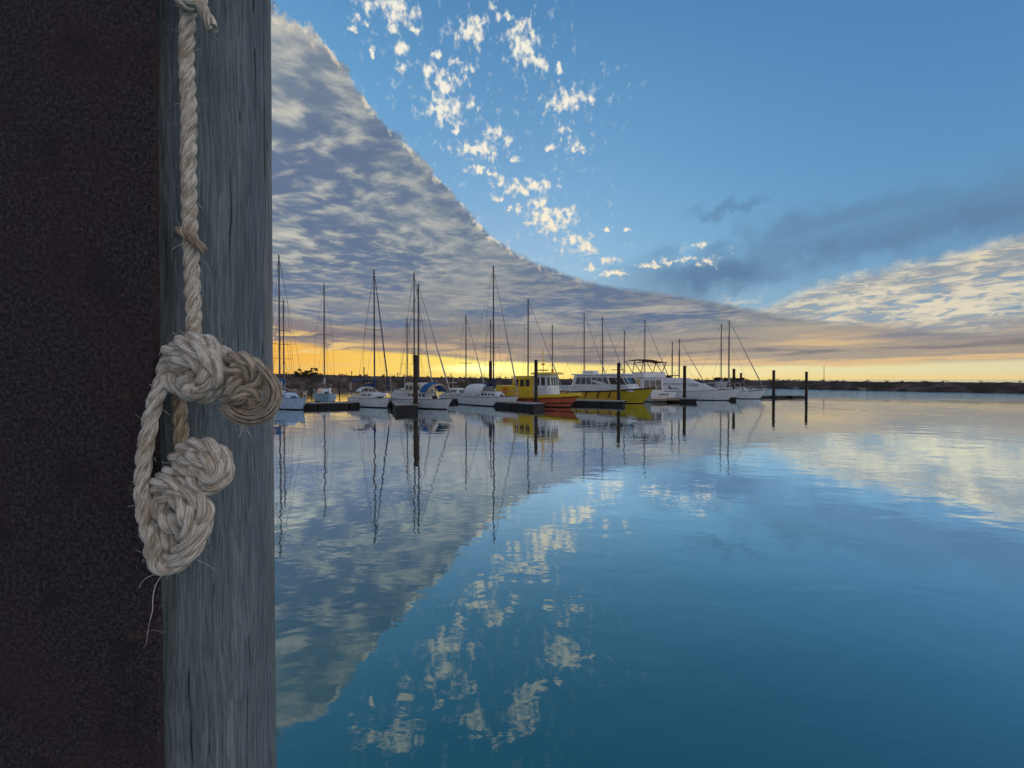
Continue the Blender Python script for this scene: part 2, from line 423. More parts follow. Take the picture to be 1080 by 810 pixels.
# ------------------------------------------------------------------ foreground: timber pile, steel beam, rope
def wood_mat():
    m = bpy.data.materials.new('weathered_timber'); m.use_nodes = True
    b = m.node_tree.nodes['Principled BSDF']; q = G(m.node_tree)
    t0 = q.node('ShaderNodeTexCoord').outputs['Object']
    mz = q.node('ShaderNodeMapping'); q.put(mz.inputs[0], t0); mz.inputs['Scale'].default_value = (6, 6, 2.2)
    mz2 = q.node('ShaderNodeMapping'); q.put(mz2.inputs[0], t0); mz2.inputs['Scale'].default_value = (6, 6, 2.2); mz2.inputs['Location'].default_value = (9, 3, 4)
    wv = q.node('ShaderNodeVectorMath', operation='ADD'); q.put(wv.inputs[0], t0)
    q.put(wv.inputs[1], q.xyz(q.mul(q.sub(q.noise(mz.outputs[0], 1.0, 3, .5), .5), .035), q.mul(q.sub(q.noise(mz2.outputs[0], 1.0, 3, .5), .5), .035), 0)); t = wv.outputs[0]
    def stretch(k, s=1.0):
        mp = q.node('ShaderNodeMapping'); q.put(mp.inputs[0], t); mp.inputs['Scale'].default_value = (s, s, s*k); return mp.outputs[0]
    grain = q.noise(stretch(.035), 300, 5, .68, dist=.35)
    grain2 = q.noise(stretch(.05), 60, 4, .6, dist=.5)
    blot = q.noise(stretch(.35), 9, 5, .6)
    crack = q.ss(q.noise(stretch(.012), 85, 3, .5, dist=.3), .66, .71)
    c = q.mix(q.ss(grain, .3, .7), lin((78, 93, 101)), lin((132, 143, 148)))
    c = q.mix(q.mul(q.ss(grain2, .45, .7), .35), c, lin((84, 88, 88)))
    c = q.mix(q.mul(q.ss(blot, .42, .68), .5), c, lin((70, 84, 88)))
    c = q.mix(q.mul(q.ss(q.noise(stretch(.12), 26, 4, .6), .6, .72), .55), c, lin((70, 58, 58)))
    short = q.ss(q.noise(stretch(.05), 150, 2, .5, dist=.4), .70, .75)
    gouge = q.mul(q.ss(q.noise(stretch(.16), 42, 3, .5), .69, .73), q.ss(q.noise(t, 5, 2, .5), .45, .55))
    crack = q.mx(crack, q.mx(q.mul(short, .8), gouge))
    c = q.mix(q.mul(q.ss(q.noise(stretch(.03), 95, 4, .6), .56, .70), .32), c, lin((158, 168, 170)))
    c = q.mix(q.mul(q.ss(q.noise(t, 260, 3, .7), .58, .72), .4), c, lin((60, 56, 54)))
    c = q.mix(q.mul(crack, .85), c, lin((32, 27, 26)))
    q.put(b.inputs['Base Color'], c); b.inputs['Roughness'].default_value = .82; b.inputs['Specular IOR Level'].default_value = .3
    bn = q.node('ShaderNodeBump'); bn.inputs['Strength'].default_value = .9; bn.inputs['Distance'].default_value = .004
    q.put(bn.inputs['Height'], q.sub(q.add(q.mul(grain, .7), q.mul(grain2, .6)), q.mul(crack, .9))); q.put(b.inputs['Normal'], bn.outputs[0])
    return m
def steel_mat():
    m = bpy.data.materials.new('rusty_steel'); m.use_nodes = True
    b = m.node_tree.nodes['Principled BSDF']; q = G(m.node_tree)
    t = q.node('ShaderNodeTexCoord').outputs['Object']
    gr = q.noise(t, 165, 4, .8); gm = q.noise(t, 34, 4, .6); bl = q.noise(t, 4.5, 5, .6)
    c = q.mix(q.ss(gr, .38, .66), lin((28, 23, 28)), lin((92, 78, 86)))
    c = q.mix(q.mul(q.ss(gm, .5, .7), .4), c, lin((54, 42, 42)))
    c = q.mix(q.mul(q.ss(bl, .48, .64), .45), c, lin((78, 50, 46)))
    c = q.mix(q.mul(q.ss(q.noise(t, 9, 5, .65), .52, .66), .5), c, lin((28, 30, 42)))
    c = q.mix(q.mul(q.ss(q.noise(t, 14, 5, .65), .60, .72), .5), c, lin((96, 70, 58)))
    c = q.mix(q.mul(q.ss(gr, .60, .70), .6), c, lin((132, 122, 130)))
    ex = q.node('ShaderNodeSeparateXYZ'); q.put(ex.inputs[0], t)
    c = q.mix(q.mul(q.ss(q.add(ex.outputs[0], q.mul(q.sub(gm, .5), .012)), -.005, -.001), .5), c, lin((72, 60, 56)))
    q.put(b.inputs['Base Color'], c); b.inputs['Roughness'].default_value = .78; b.inputs['Specular IOR Level'].default_value = .35
    bn = q.node('ShaderNodeBump'); bn.inputs['Strength'].default_value = 1.0; bn.inputs['Distance'].default_value = .008
    q.put(bn.inputs['Height'], q.add(gr, q.mul(gm, .8))); q.put(b.inputs['Normal'], bn.outputs[0])
    return m
def rope_mat(name, a_, b_, dark):
    m = bpy.data.materials.new(name); m.use_nodes = True
    b = m.node_tree.nodes['Principled BSDF']; q = G(m.node_tree)
    uv = q.node('ShaderNodeTexCoord').outputs['UV']
    ob = q.node('ShaderNodeTexCoord').outputs['Object']
    s_ = q.node('ShaderNodeSeparateXYZ'); q.put(s_.inputs[0], uv)
    sk_ = q.xyz(q.mul(q.add(s_.outputs[0], q.mul(s_.outputs[1], 1.3)), 13), q.mul(s_.outputs[1], 5), 0)
    fib = q.noise(sk_, 1.0, 4, .6)
    bl = q.noise(ob, 38, 4, .6); fz = q.noise(ob, 420, 3, .6)
    c = q.mix(q.ss(fib, .36, .62), a_, b_)
    c = q.mix(q.mul(q.ss(fz, .5, .7), .35), c, dark)
    c = q.mix(q.mul(q.ss(bl, .48, .70), .6), c, dark)
    q.put(b.inputs['Base Color'], c); b.inputs['Roughness'].default_value = .9; b.inputs['Specular IOR Level'].default_value = .2
    b.inputs['Sheen Weight'].default_value = .25
    bn = q.node('ShaderNodeBump'); bn.inputs['Strength'].default_value = .9; bn.inputs['Distance'].default_value = .0022
    q.put(bn.inputs['Height'], q.add(q.mul(fib, 1.4), q.mul(fz, .6))); q.put(b.inputs['Normal'], bn.outputs[0])
    return m
M['timber'] = wood_mat(); M['steel'] = steel_mat()
M['rope'] = rope_mat('hemp_rope', lin((162,151,132)), lin((240,232,216)), lin((150,128,102)))
M['rope_dirty'] = rope_mat('hemp_rope_dirty', lin((122,104,82)), lin((200,182,154)), lin((104,78,58)))
M['rope_mid'] = rope_mat('hemp_rope_worn', lin((146,130,108)), lin((218,202,176)), lin((116,92,72)))
M['iron'] = mat('galvanised_iron', (.12,.10,.09), .6, .6, noise_amt=.4, nscale=60)

PC = Vector((-.679, .801)); PR = .17
mb = MB(); NA, NZ = 300, 260
rings = []
for j in range(NZ+1):
    z = -1.5 + 8.2*j/NZ
    ring = []
    for k in range(NA):
        a = 2*math.pi*k/NA
        d = Vector((math.cos(a)*7.0, math.sin(a)*7.0, z*.35))
        gv = mnoise.noise(d*1.6)*.0010 + mnoise.noise(Vector((math.cos(a)*26, math.sin(a)*26, z*.5)))*.0008
        gv -= .006*max(0, .93-abs(1))  # plain round section
        # two long shakes
        for a0, z0, z1 in ((-1.12, -1.5, 2.55), (-.60, 1.2, 2.42), (-.30, 3.1, 3.5)):
            w0 = mnoise.noise(Vector((z*1.9, a0*9, 0)))*.06 + mnoise.noise(Vector((z*9, a0*9, 0)))*.012
            dd = abs(((a-a0-w0+math.pi) % (2*math.pi))-math.pi)
            if dd < .02 and z0 < z < z1: gv -= .0035*(1-dd/.02)*min(1, (z1-z)*4)*max(0, .55+1.3*mnoise.noise(Vector((z*2.3, a0*5, 2))))
        r_ = PR + gv + .004*mnoise.noise(Vector((a*.5, z*.4, 3))) + .0009*mnoise.noise(Vector((math.cos(a)*30, math.sin(a)*30, z*14)))
        ring.append((math.cos(a)*r_, math.sin(a)*r_, z))
    rings.append(ring)
pile0 = mb.loft(rings).build('timber_pile', M['timber'], smooth=True, sharp=50)
pile0.location = (PC.x, PC.y, 0)
tag(pile0, 'weathered grey round timber pile in the foreground, knotted rope hanging on it', 'pile')

beam = empty('steel_beam', (-.553, .62, 0))
tag(beam, 'dark rusty steel beam standing left of the foreground timber pile', 'beam')
mb = MB(); NX, NZ = 70, 10
# flange with a slightly rounded nose and an uneven corroded edge
rings = []
for j in range(300):
    z = -1.5 + 8.2*j/299
    lean = -.004 + .004*(z-2.6)**2
    e = mnoise.noise(Vector((z*16, 0, 0)))*.0018 + mnoise.noise(Vector((z*50, 4, 0)))*.0008
    rings.append([(-.62, 0, z), (-.004+e+lean, 0, z), (e+lean-.0008, .0015, z), (e+lean, .0035, z), (e+lean, .010, z), (-.62, .010, z)])
fl = mb.loft(rings).build('flange', M['steel'], beam)
MB().box(-.375, -.355, .011, .34, -1.5, 6.7).build('web', M['steel'], beam)
MB().box(-.62, -.35, .341, .352, -1.5, 6.7).build('flange', M['steel'], beam)

def W(px, py, y):
    return Vector(((px-540)/F*y, y, CAM_H + (HZ-py)/F*y))
def strand_tubes(mb, pts, rad, pitch, n=3, sr=.56, off=.50, seg=9, step=.0028, ph=0.0, jitter=0.0):
    """a laid rope: n strands wound about the path"""
    P_, ex = spline(pts, step)
    if len(P_) < 3: return
    t = (P_[1]-P_[0]).normalized(); u = t.cross(Vector((.3, 1, .1))).normalized()
    fr = []; s = 0.0; L_ = []
    for i, p in enumerate(P_):
        if 0 < i < len(P_)-1: t = (P_[i+1]-P_[i-1]).normalized()
        u = (u-t*u.dot(t)).normalized(); fr.append((u.copy(), t.cross(u), t.copy()))
        if i: s += (P_[i]-P_[i-1]).length
        L_.append(s)
    for k in range(n):
        cl = []
        for i, p in enumerate(P_):
            a = ph + 2*math.pi*k/n + 2*math.pi*L_[i]/pitch
            r_ = rad*ex[i]*(off + jitter*mnoise.noise(Vector((L_[i]*30, k*7.0, ph))))
            cl.append(p + (fr[i][0]*math.cos(a) + fr[i][1]*math.sin(a))*r_)
        rings = []
        for i, c in enumerate(cl):
            tt = (cl[min(i+1, len(cl)-1)]-cl[max(i-1, 0)]).normalized()
            uu = (fr[i][0]-tt*fr[i][0].dot(tt)).normalized(); ww = tt.cross(uu)
            a0 = 2*math.pi*L_[i]/pitch
            rr = rad*sr*ex[i]*(1 + .06*mnoise.noise(Vector((L_[i]*60, k*3.0, ph))))
            rings.append([c + (uu*math.cos(a0+2*math.pi*q/seg) + ww*math.sin(a0+2*math.pi*q/seg))*rr for q in range(seg)])
        mb.loft(rings, uvs=[l*8 for l in L_])
PXM = .63/F   # metres per photo pixel at the knots
def rp(pts, w_px, y0=.63, pitch_px=46, ph=0.0, mb=None, **kw):
    if 'jitter' in kw: pitch_px *= 1.15; w_px *= 1.2; kw['off'] = .56; kw['sr'] = .52; pts = [(p[0], p[1], (p[2] if len(p) > 2 else 0)*1.35, *p[3:]) for p in pts]     # slacker lay inside the knots
    strand_tubes(mb, [(*W(p[0], p[1], y0-(p[2] if len(p) > 2 else 0)*PXM), p[3] if len(p) > 3 else 1.0) for p in pts], w_px*.5*PXM, pitch_px*PXM, ph=ph, **kw)

rope = empty('rope', tuple(W(203, 355, .66)))
tag(rope, 'knotted cream three-strand rope hanging down the front of the foreground timber pile', 'rope')
def rope_part(name, m, fn):
    mb = MB(); fn(mb)
    o = mb.build(name, M[m], None, smooth=True, sharp=70)
    o.parent = rope; o.matrix_parent_inverse = Matrix.Translation(-rope.location)
    return o
def hanging(mb):
    rp([(206,-60,0),(205,-10,0),(203,12,0),(200,60,0),(202,120,0),(201,180,0),(202,240,0),(204,300,0),(205,340,0),(204,362,-2)], 14.5, .655, 50, mb=mb)
rope_part('hanging_line', 'rope', hanging)
def topknot(mb):
    rp([(198,-24,2),(197,-10,8),(200,-2,12),(208,4,14),(216,12,11),(222,22,7),(228,34,4)], 12.5, .655, 42, mb=mb)
    rp([(194,4,2),(198,8,11),(206,10,14),(214,5,12),(218,-4,7),(216,-14,2)], 12, .655, 42, ph=1, mb=mb)
    rp([(204,-8,6),(212,-3,10),(220,2,6)], 13, .655, 42, ph=2, mb=mb)
rope_part('knot', 'rope', topknot)
def tie(mb):
    rp([(190,248,-4),(191,244,7),(198,249,11),(207,256,11),(214,263,6),(213,259,-4)], 9, .655, 30, mb=mb)
rope_part('small_tie', 'rope_dirty', tie)
def knot1(mb):
    k = dict(mb=mb, jitter=.12)
    rp([(184,384,-6),(179,377,4,.9),(184,371,9),(194,367,14),(204,368,17),(214,372,18),(223,381,17),(230,392,14),(233,402,10),(230,411,2,.9),(220,414,-8)], 16, pitch_px=60, ph=.4, **k)
    rp([(190,366,-4),(198,361,4),(210,359,7),(221,364,8),(230,372,8),(240,380,6),(246,388,0)], 16, pitch_px=55, ph=1.3, **k)
    rp([(186,392,4),(189,384,12),(199,379,17),(210,382,17),(216,391,16),(217,401,14),(211,410,12),(202,411,14),(197,404,17),(203,398,18,.9)], 15, pitch_px=42, ph=2.0, **k)
    rp([(180,384,-2),(176,392,6),(180,401,10),(188,408,10),(198,413,7),(208,415,2)], 15, pitch_px=48, ph=.9, **k)
    rp([(191,376,-2),(203,390,4),(214,400,4),(225,408,2)], 20, pitch_px=60, **k)
    rp([(222,398,2),(222,410,6),(220,418,3,.8),(214,422,-6,.7)], 13, pitch_px=48, ph=.9, **k)
rope_part('large_knot', 'rope', knot1)
def braid(mb):
    k = dict(mb=mb, jitter=.15)
    rp([(236,380,2),(246,377,10),(257,378,14),(267,384,14),(273,394,11),(271,404,8),(263,409,2)], 12, pitch_px=50, ph=.2, **k)
    rp([(234,392,6),(244,391,13),(254,388,14),(260,394,10),(264,402,4)], 11, pitch_px=42, ph=1.2, **k)
    rp([(238,424,0),(243,417,10),(245,407,13),(250,400,12),(259,398,6)], 10, pitch_px=40, ph=2.2, **k)
    rp([(246,425,0),(252,419,10),(259,412,12),(266,412,10),(274,418,5)], 11, pitch_px=40, ph=2.9, **k)
    rp([(240,400,4),(250,408,4),(262,420,2),(272,428,0)], 13, pitch_px=40, ph=2.9, **k)
    rp([(226,390,-2),(240,398,0),(256,404,0),(268,400,0)], 17, pitch_px=60, ph=.9, **k)
rope_part('braid', 'rope_mid', braid)
def bigloop(mb):
    for i, (o1, o2, w_) in enumerate(((0,0,5.6),(-4,3,5.0),(-8,1,4.8),(-2,6,4.6),(-12,4,4.4),(-16,0,4.6),(-6,8,4.2),(1.5,3,3.4))):
        c = (262, 410)
        pts = [(234,430,2),(243,440,4),(262,446,5),(281,441,6),(292,428,7),(294,410,8),(284,394,9),(270,382,9),(256,378,6)]
        pts = [(c[0]+(x-c[0])*(1+o1/42.0), c[1]+(y-c[1])*(1+o1/42.0), z+o2) for x, y, z in pts]
        rp(pts, w_, pitch_px=90, ph=i, mb=mb, n=2, jitter=.25, step=.004)
rope_part('frayed_loop', 'rope_mid', bigloop)
def leftline(mb):
    rp([(183,388,6),(176,394,12),(169,408,16),(162,428,18),(156,455,18),(151,485,18),(149,520,18),(152,550,18),(159,575,16),(167,590,12)], 13.5, .628, 58, mb=mb)
rope_part('side_line', 'rope', leftline)
def midline(mb):
    rp([(190,405,-6),(189,425,-8),(190,450,-6),(192,476,0),(192,490,2)], 14, .64, 60, mb=mb)
rope_part('centre_line', 'rope_dirty', midline)
def knot2(mb):
    k = dict(mb=mb, jitter=.12)
    rp([(186,486,2),(194,476,8),(206,470,12),(220,472,14),(231,480,14),(236,492,12),(233,505,10),(223,513,10),(211,511,12),(203,503,12)], 15, pitch_px=50, ph=.3, **k)
    rp([(192,488,6),(204,484,15),(217,485,18),(226,492,18),(224,503,16),(212,503,16)], 15, pitch_px=44, ph=1.6, **k)
    rp([(170,506,2),(180,498,9),(194,494,13),(208,497,15),(216,495,10)], 13, pitch_px=44, ph=2.2, **k)
    rp([(196,478,-6),(210,490,0),(220,502,0)], 24, pitch_px=60, **k)
rope_part('lower_knot', 'rope', knot2)
def knot3(mb):
    rq = lambda pts, w_, **kk: rp([(172+(p[0]-172)*.88, 553+(p[1]-553)*.97, *p[2:]) for p in pts], w_*.93, **kk)
    k = dict(mb=mb, jitter=.12)
    rq([(160,516,4),(168,508,12),(180,505,15),(192,510,14),(197,520,8)], 14, pitch_px=46, ph=.5, **k)
    rq([(166,536,2),(174,524,8),(188,517,12),(203,519,14),(215,528,13),(221,542,12),(217,560,13),(209,576,14),(197,590,13),(183,599,9),(170,600,4)], 14, pitch_px=52, ph=1.5, **k)
    rq([(184,522,8),(193,532,16),(200,548,18),(202,562,17),(196,577,15),(184,589,12),(172,592,7)], 14, pitch_px=50, ph=2.4, **k)
    rq([(164,526,6),(168,540,12),(178,552,13),(190,560,10),(197,568,4)], 13, pitch_px=46, ph=.2, **k)
    rq([(160,572,12),(159,586,12),(165,598,11),(176,602,10),(184,596,8)], 14, pitch_px=46, ph=3.2, **k)
    rq([(160,548,4),(166,562,9),(176,574,9),(184,584,6)], 11, pitch_px=40, ph=1.2, **k)
rope_part('bottom_knot', 'rope', knot3)
def threads(mb, which):
    for pts, w_ in (([(172,604,6),(163,616,8),(159,630,9),(158,646,10),(154,662,10),(151,682,10)], 1.1), ([(170,605,8),(158,608,10),(150,612,11),(146,617,11),(144,622,11)], 1.0),
                    ([(214,560,14),(219,568,16),(218,575,17)], .7), ([(262,446,4),(256,452,6),(252,462,6)], .5), ([(248,442,6),(255,452,8),(264,458,8),(267,470,8)], .5))[which:which+1]:
        Q, _ = spline([tuple(W(p[0], p[1], .63-p[2]*PXM)) for p in pts], .004); mb.tube(Q, [w_*PXM*.5*(1-.75*i/len(Q)) for i in range(len(Q))], 5)
for i_ in range(5): rope_part('loose_thread', 'rope', lambda m_: threads(m_, i_))
# fuzz of short broken fibres along rope and knots
def fuzz(mb):
    rnd = random.Random(5)
    src = []
    for o in [c for c in C.objects if c.parent is rope]:
        vs_ = o.data.vertices
        for _ in range(int(len(vs_)/55)):
            v = vs_[rnd.randrange(len(vs_))]; src.append((v.co.copy(), v.normal.copy()))
    for p, n_ in src:
        if n_.y > .5: continue
        L_ = rnd.uniform(.004, .016) * (2.0 if rnd.random() < .07 else 1)
        d = (n_ + Vector((rnd.uniform(-1,1), rnd.uniform(-.4,.4), rnd.uniform(-1,1)))*.9).normalized()
        c_ = Vector((rnd.uniform(-1,1), rnd.uniform(-.5,.5), rnd.uniform(-1.2,.6)))*.6
        Q = [p + d*L_*t + c_*L_*t*t for t in (0, .35, .7, 1)]
        mb.tube(Q, rnd.uniform(.00016, .00038), 3, cap=False)
fz = rope_part('fibres', 'rope', fuzz); fz['kind'] = 'stuff'
eye = MB()
ec = W(207, -60, .655)
eye.tube([ec + Vector((math.cos(a)*.03, 0, math.sin(a)*.03 + .02)) for a in [i*math.pi/12 for i in range(25)]], .006, 8)
eye.tube([ec + Vector((0, 0, .05)), ec + Vector((0, .09, .05))], .007, 8)
tag(eye.build('eye_bolt', M['iron'], smooth=True), 'iron eye bolt in the timber pile from which the knotted rope hangs', 'eye bolt')

# ------------------------------------------------------------------ far shore: rock breakwater with scrub and trees on it
def rock_mat():
    m = bpy.data.materials.new('breakwater_rock'); m.use_nodes = True
    b = m.node_tree.nodes['Principled BSDF']; q = G(m.node_tree)
    t = q.node('ShaderNodeTexCoord').outputs['Object']
    v = q.node('ShaderNodeTexVoronoi'); q.put(v.inputs['Vector'], t); v.inputs['Scale'].default_value = .75
    hs = q.node('ShaderNodeSeparateXYZ'); q.put(hs.inputs[0], v.outputs['Color'])
    c = q.mix(hs.outputs[0], (.040,.025,.022), (.150,.098,.082))
    c = q.mix(q.ss(hs.outputs[1], .975, .985), c, (.25,.22,.19))
    c = q.mix(q.ss(q.noise(t, .15, 4, .6), .45, .6), c, (.035,.028,.016))
    q.put(b.inputs['Base Color'], c); b.inputs['Roughness'].default_value = .95
    return m
M['rock'] = rock_mat()
M['scrub'] = mat('scrub_leaves', (.045,.042,.022), .9, noise_amt=.5, nscale=.6)
M['bark'] = mat('bark', (.06,.045,.035), .9)
base_px = [(-160,411),(60,409),(290,407.6),(400,407),(540,405.8),(640,406),(700,406.8),(760,408.3),(860,410.8),(960,412.8),(1080,415),(1230,417.5),(1500,421)]
top_px = {(-160):396,60:395,290:393.6,400:396.3,540:399.0,640:400.2,700:400.4,760:400.6,860:402.0,960:402.6,1080:403.4,1230:404,1500:405}
bl_ = [(*wpt(px, yw)[:2], top_z(yw, top_px[px])) for px, yw in base_px]
line, hts = spline([(x, y, 0, h) for x, y, h in bl_], .8)
mb = MB(); rings = []
for i, p in enumerate(line):
    t = (line[min(i+1, len(line)-1)]-line[max(i-1, 0)]).normalized(); n_ = Vector((-t.y, t.x, 0))   # away from camera
    h = hts[i]; ring = []
    for d_, hh in ((-.6, -1.2), (.2, .12), (.7, .28), (1.3, .42), (1.9, .58), (2.5, .70), (3.2, .84), (3.9, .95), (4.6, 1.0), (8, 1.0), (14, .95), (24, .7), (34, -.8)):
        q_ = p + n_*d_*max(1, h/2.6)
        nz = mnoise.noise(q_*.45)*.45 + mnoise.noise(q_*1.1)*.45 + mnoise.noise(q_*2.6)*.30
        if hh > 0: q_ = q_ + n_*nz*.8 + Vector((0,0, hh*h - .12 + nz*.55*min(1, h/2.5)))
        else: q_ = q_ + Vector((0,0,hh))
        ring.append(q_)
    rings.append(ring)
mb.loft(rings, closed=False)
bw = mb.build('breakwater_hill', M['rock']); bw['kind'] = 'structure'
def leafclump(mb, c, r, n, rnd, fl=1.0, ls=.22):
    for _ in range(n):
        d = Vector((rnd.gauss(0,1), rnd.gauss(0,1), rnd.gauss(0,1))).normalized()*(rnd.random()**.4)*r
        p = c + Vector((d.x, d.y, d.z*fl)); a = Vector((rnd.uniform(-1,1), rnd.uniform(-1,1), rnd.uniform(-1,1))).normalized(); b_ = a.orthogonal().normalized(); s_ = ls*rnd.uniform(.6, 1.4)
        mb.poly([p-a*s_, p+b_*s_*.6, p+a*s_, p-b_*s_*.6])
rnd = random.Random(3)
mb = MB()
for i, p in enumerate(line):
    if i % 4 == 0:
        t = (line[min(i+1, len(line)-1)]-line[max(i-1, 0)]).normalized(); n_ = Vector((-t.y, t.x, 0))
        dens = mnoise.noise(p*.03)
        for k in range(2):
            if rnd.random() < .55+dens*.5:
                q_ = p + n_*rnd.uniform(5, 14) + Vector((0,0,hts[i]+.05)); r_ = rnd.uniform(.25, .85)*(p.y/110)
                leafclump(mb, q_, r_, 26, rnd, .6, .16*p.y/100)
tag(mb.build('scrub', M['scrub']), kind='stuff')
# mound with bushes behind the right-hand yachts
def tree(px, yw, ytop, w_m, label, seed, group=None, dist=None):
    rr = random.Random(seed)
    b_ = wpt(px, yw); zt = top_z(yw, ytop)
    k_ = (b_.y+9)/b_.y; b_ = Vector((b_.x*k_, b_.y*k_, 0)); zt = CAM_H + (zt-CAM_H)*k_
    zg = 1.8; root = empty('tree', (b_.x, b_.y, zg))
    tag(root, label, 'tree', group)
    h = zt - zg; mb = MB()
    mb.tube([(0,0,-1.2),(0.1,0,h*.4),(-.1,.1,h*.75)], [.22,.15,.06], 7)
    for k in range(6):
        a = rr.uniform(0, 6.28); e_ = Vector((math.cos(a)*w_m*.42, math.sin(a)*w_m*.35, h*rr.uniform(.5,.85)))
        mb.tube([(0,0,h*rr.uniform(.2,.45)), e_*.6+Vector((0,0,h*.1)), e_], [.09,.05,.02], 5)
    mb.build('trunk', M['bark'], root)
    mb = MB()
    for k in range(15):
        a = rr.uniform(0, 6.28); q_ = rr.random()**.5
        leafclump(mb, Vector((math.cos(a)*w_m*.45*q_, math.sin(a)*w_m*.4*q_, h*rr.uniform(.35,.93))), w_m*.14+.2, 42, rr, .6, .26)
    mb.build('crown', M['scrub'], root)
tree(317, 407.6, 388.5, 4.5, 'dark leafy tree on the far shore, leftmost of the silhouetted clump behind the small sailboat', 1, 'trees on the far shore')
tree(325, 407.5, 390.5, 5.0, 'low dark tree in the middle of the silhouetted clump on the far shore', 2, 'trees on the far shore')
tree(331, 407.4, 387.5, 3.8, 'tall thin dark tree, rightmost of the silhouetted clump behind the small sailboat', 3, 'trees on the far shore')
tree(758, 408.3, 398.8, 4.6, 'low bushy tree on the shore behind the two tall masts, left one of three', 4, 'bushes on the right shore')
tree(769, 408.6, 398.0, 4.2, 'low bushy tree on the shore behind the two tall masts, middle one of three', 5, 'bushes on the right shore')
tree(779, 408.9, 399.0, 3.6, 'low bushy tree on the shore behind the two tall masts, right one of three', 6, 'bushes on the right shore')
M['dark_metal'] = mat('dark_metal', (.03,.03,.035), .6)
p = wpt(869, 411); k_ = (p.y+6)/p.y; mb = MB()
mb.tube([(0,0,0),(0,0,CAM_H+(HZ-385.5)/F*p.y*k_)], [.10,.05], 8).box(-.2,.2,-.2,.2,1.5,2.6,.05)
ap = mb.build('antenna_pole', M['dark_metal']); ap.location = (p.x*k_, p.y*k_, 0)
tag(ap, 'thin lone pole rising from the far breakwater at right', 'pole')

# ------------------------------------------------------------------ boat parts
M['white'] = mat('white_gelcoat', (.74,.77,.78), .35, noise_amt=.10, nscale=2.5)
M['cream'] = mat('cream_gelcoat', (.66,.62,.52), .4, noise_amt=.12, nscale=2.5)
M['paleblue'] = mat('pale_blue_hull', (.36,.50,.60), .4, noise_amt=.10, nscale=2)
M['skyhull'] = mat('light_blue_gelcoat', (.46,.60,.76), .4, noise_amt=.1, nscale=2)
M['antifoul'] = mat('dark_antifouling', (.012,.014,.02), .6)
M['redbottom'] = mat('red_antifouling', (.10,.03,.02), .6)
M['navy'] = mat('navy_canvas', (.02,.045,.15), .9, noise_amt=.3, nscale=3)
M['blue'] = mat('blue_canvas', (.02,.13,.36), .9, noise_amt=.3, nscale=3)
M['beige'] = mat('beige_canvas', (.50,.42,.30), .9, noise_amt=.2, nscale=3)
M['brown'] = mat('brown_canvas', (.10,.05,.025), .9, noise_amt=.2, nscale=3)
M['greycan'] = mat('grey_canvas', (.42,.40,.40), .9, noise_amt=.2, nscale=3)
M['glass'] = mat('dark_window_glass', (.015,.02,.03), .08, spec=.8)
M['clearpane'] = mat('pale_window_glass', (.10,.13,.14), .10, spec=.8)
M['alu'] = mat('grey_aluminium', (.10,.095,.10), .55, .3)
M['steelrail'] = mat('steel_rail', (.45,.46,.48), .3, .8)
M['yellow'] = mat('yellow_paint', (.80,.52,.02), .4, noise_amt=.12, nscale=2)
M['amber'] = mat('amber_paint', (.85,.50,.04), .4, noise_amt=.12, nscale=2)
M['lime'] = mat('yellow_green_paint', (.50,.40,.02), .4, noise_amt=.12, nscale=2)
M['redorange'] = mat('faded_red_hull', (.62,.14,.07), .5, noise_amt=.15, nscale=2)
M['black'] = mat('black_rubber', (.015,.015,.015), .7)
M['teak'] = mat('worn_teak', (.28,.19,.12), .8, noise_amt=.3, nscale=5)
M['concrete'] = mat('dock_deck', (.36,.35,.33), .85, noise_amt=.25, nscale=3)
M['float'] = mat('dark_float', (.008,.009,.012), .6, noise_amt=.4, nscale=2)
M['rustpile'] = mat('rust_brown_pile', (.040,.024,.017), .8, noise_amt=.5, nscale=1.4, bump=.5, bscale=20)
M['orange'] = mat('life_ring_orange', (.8,.18,.03), .6)

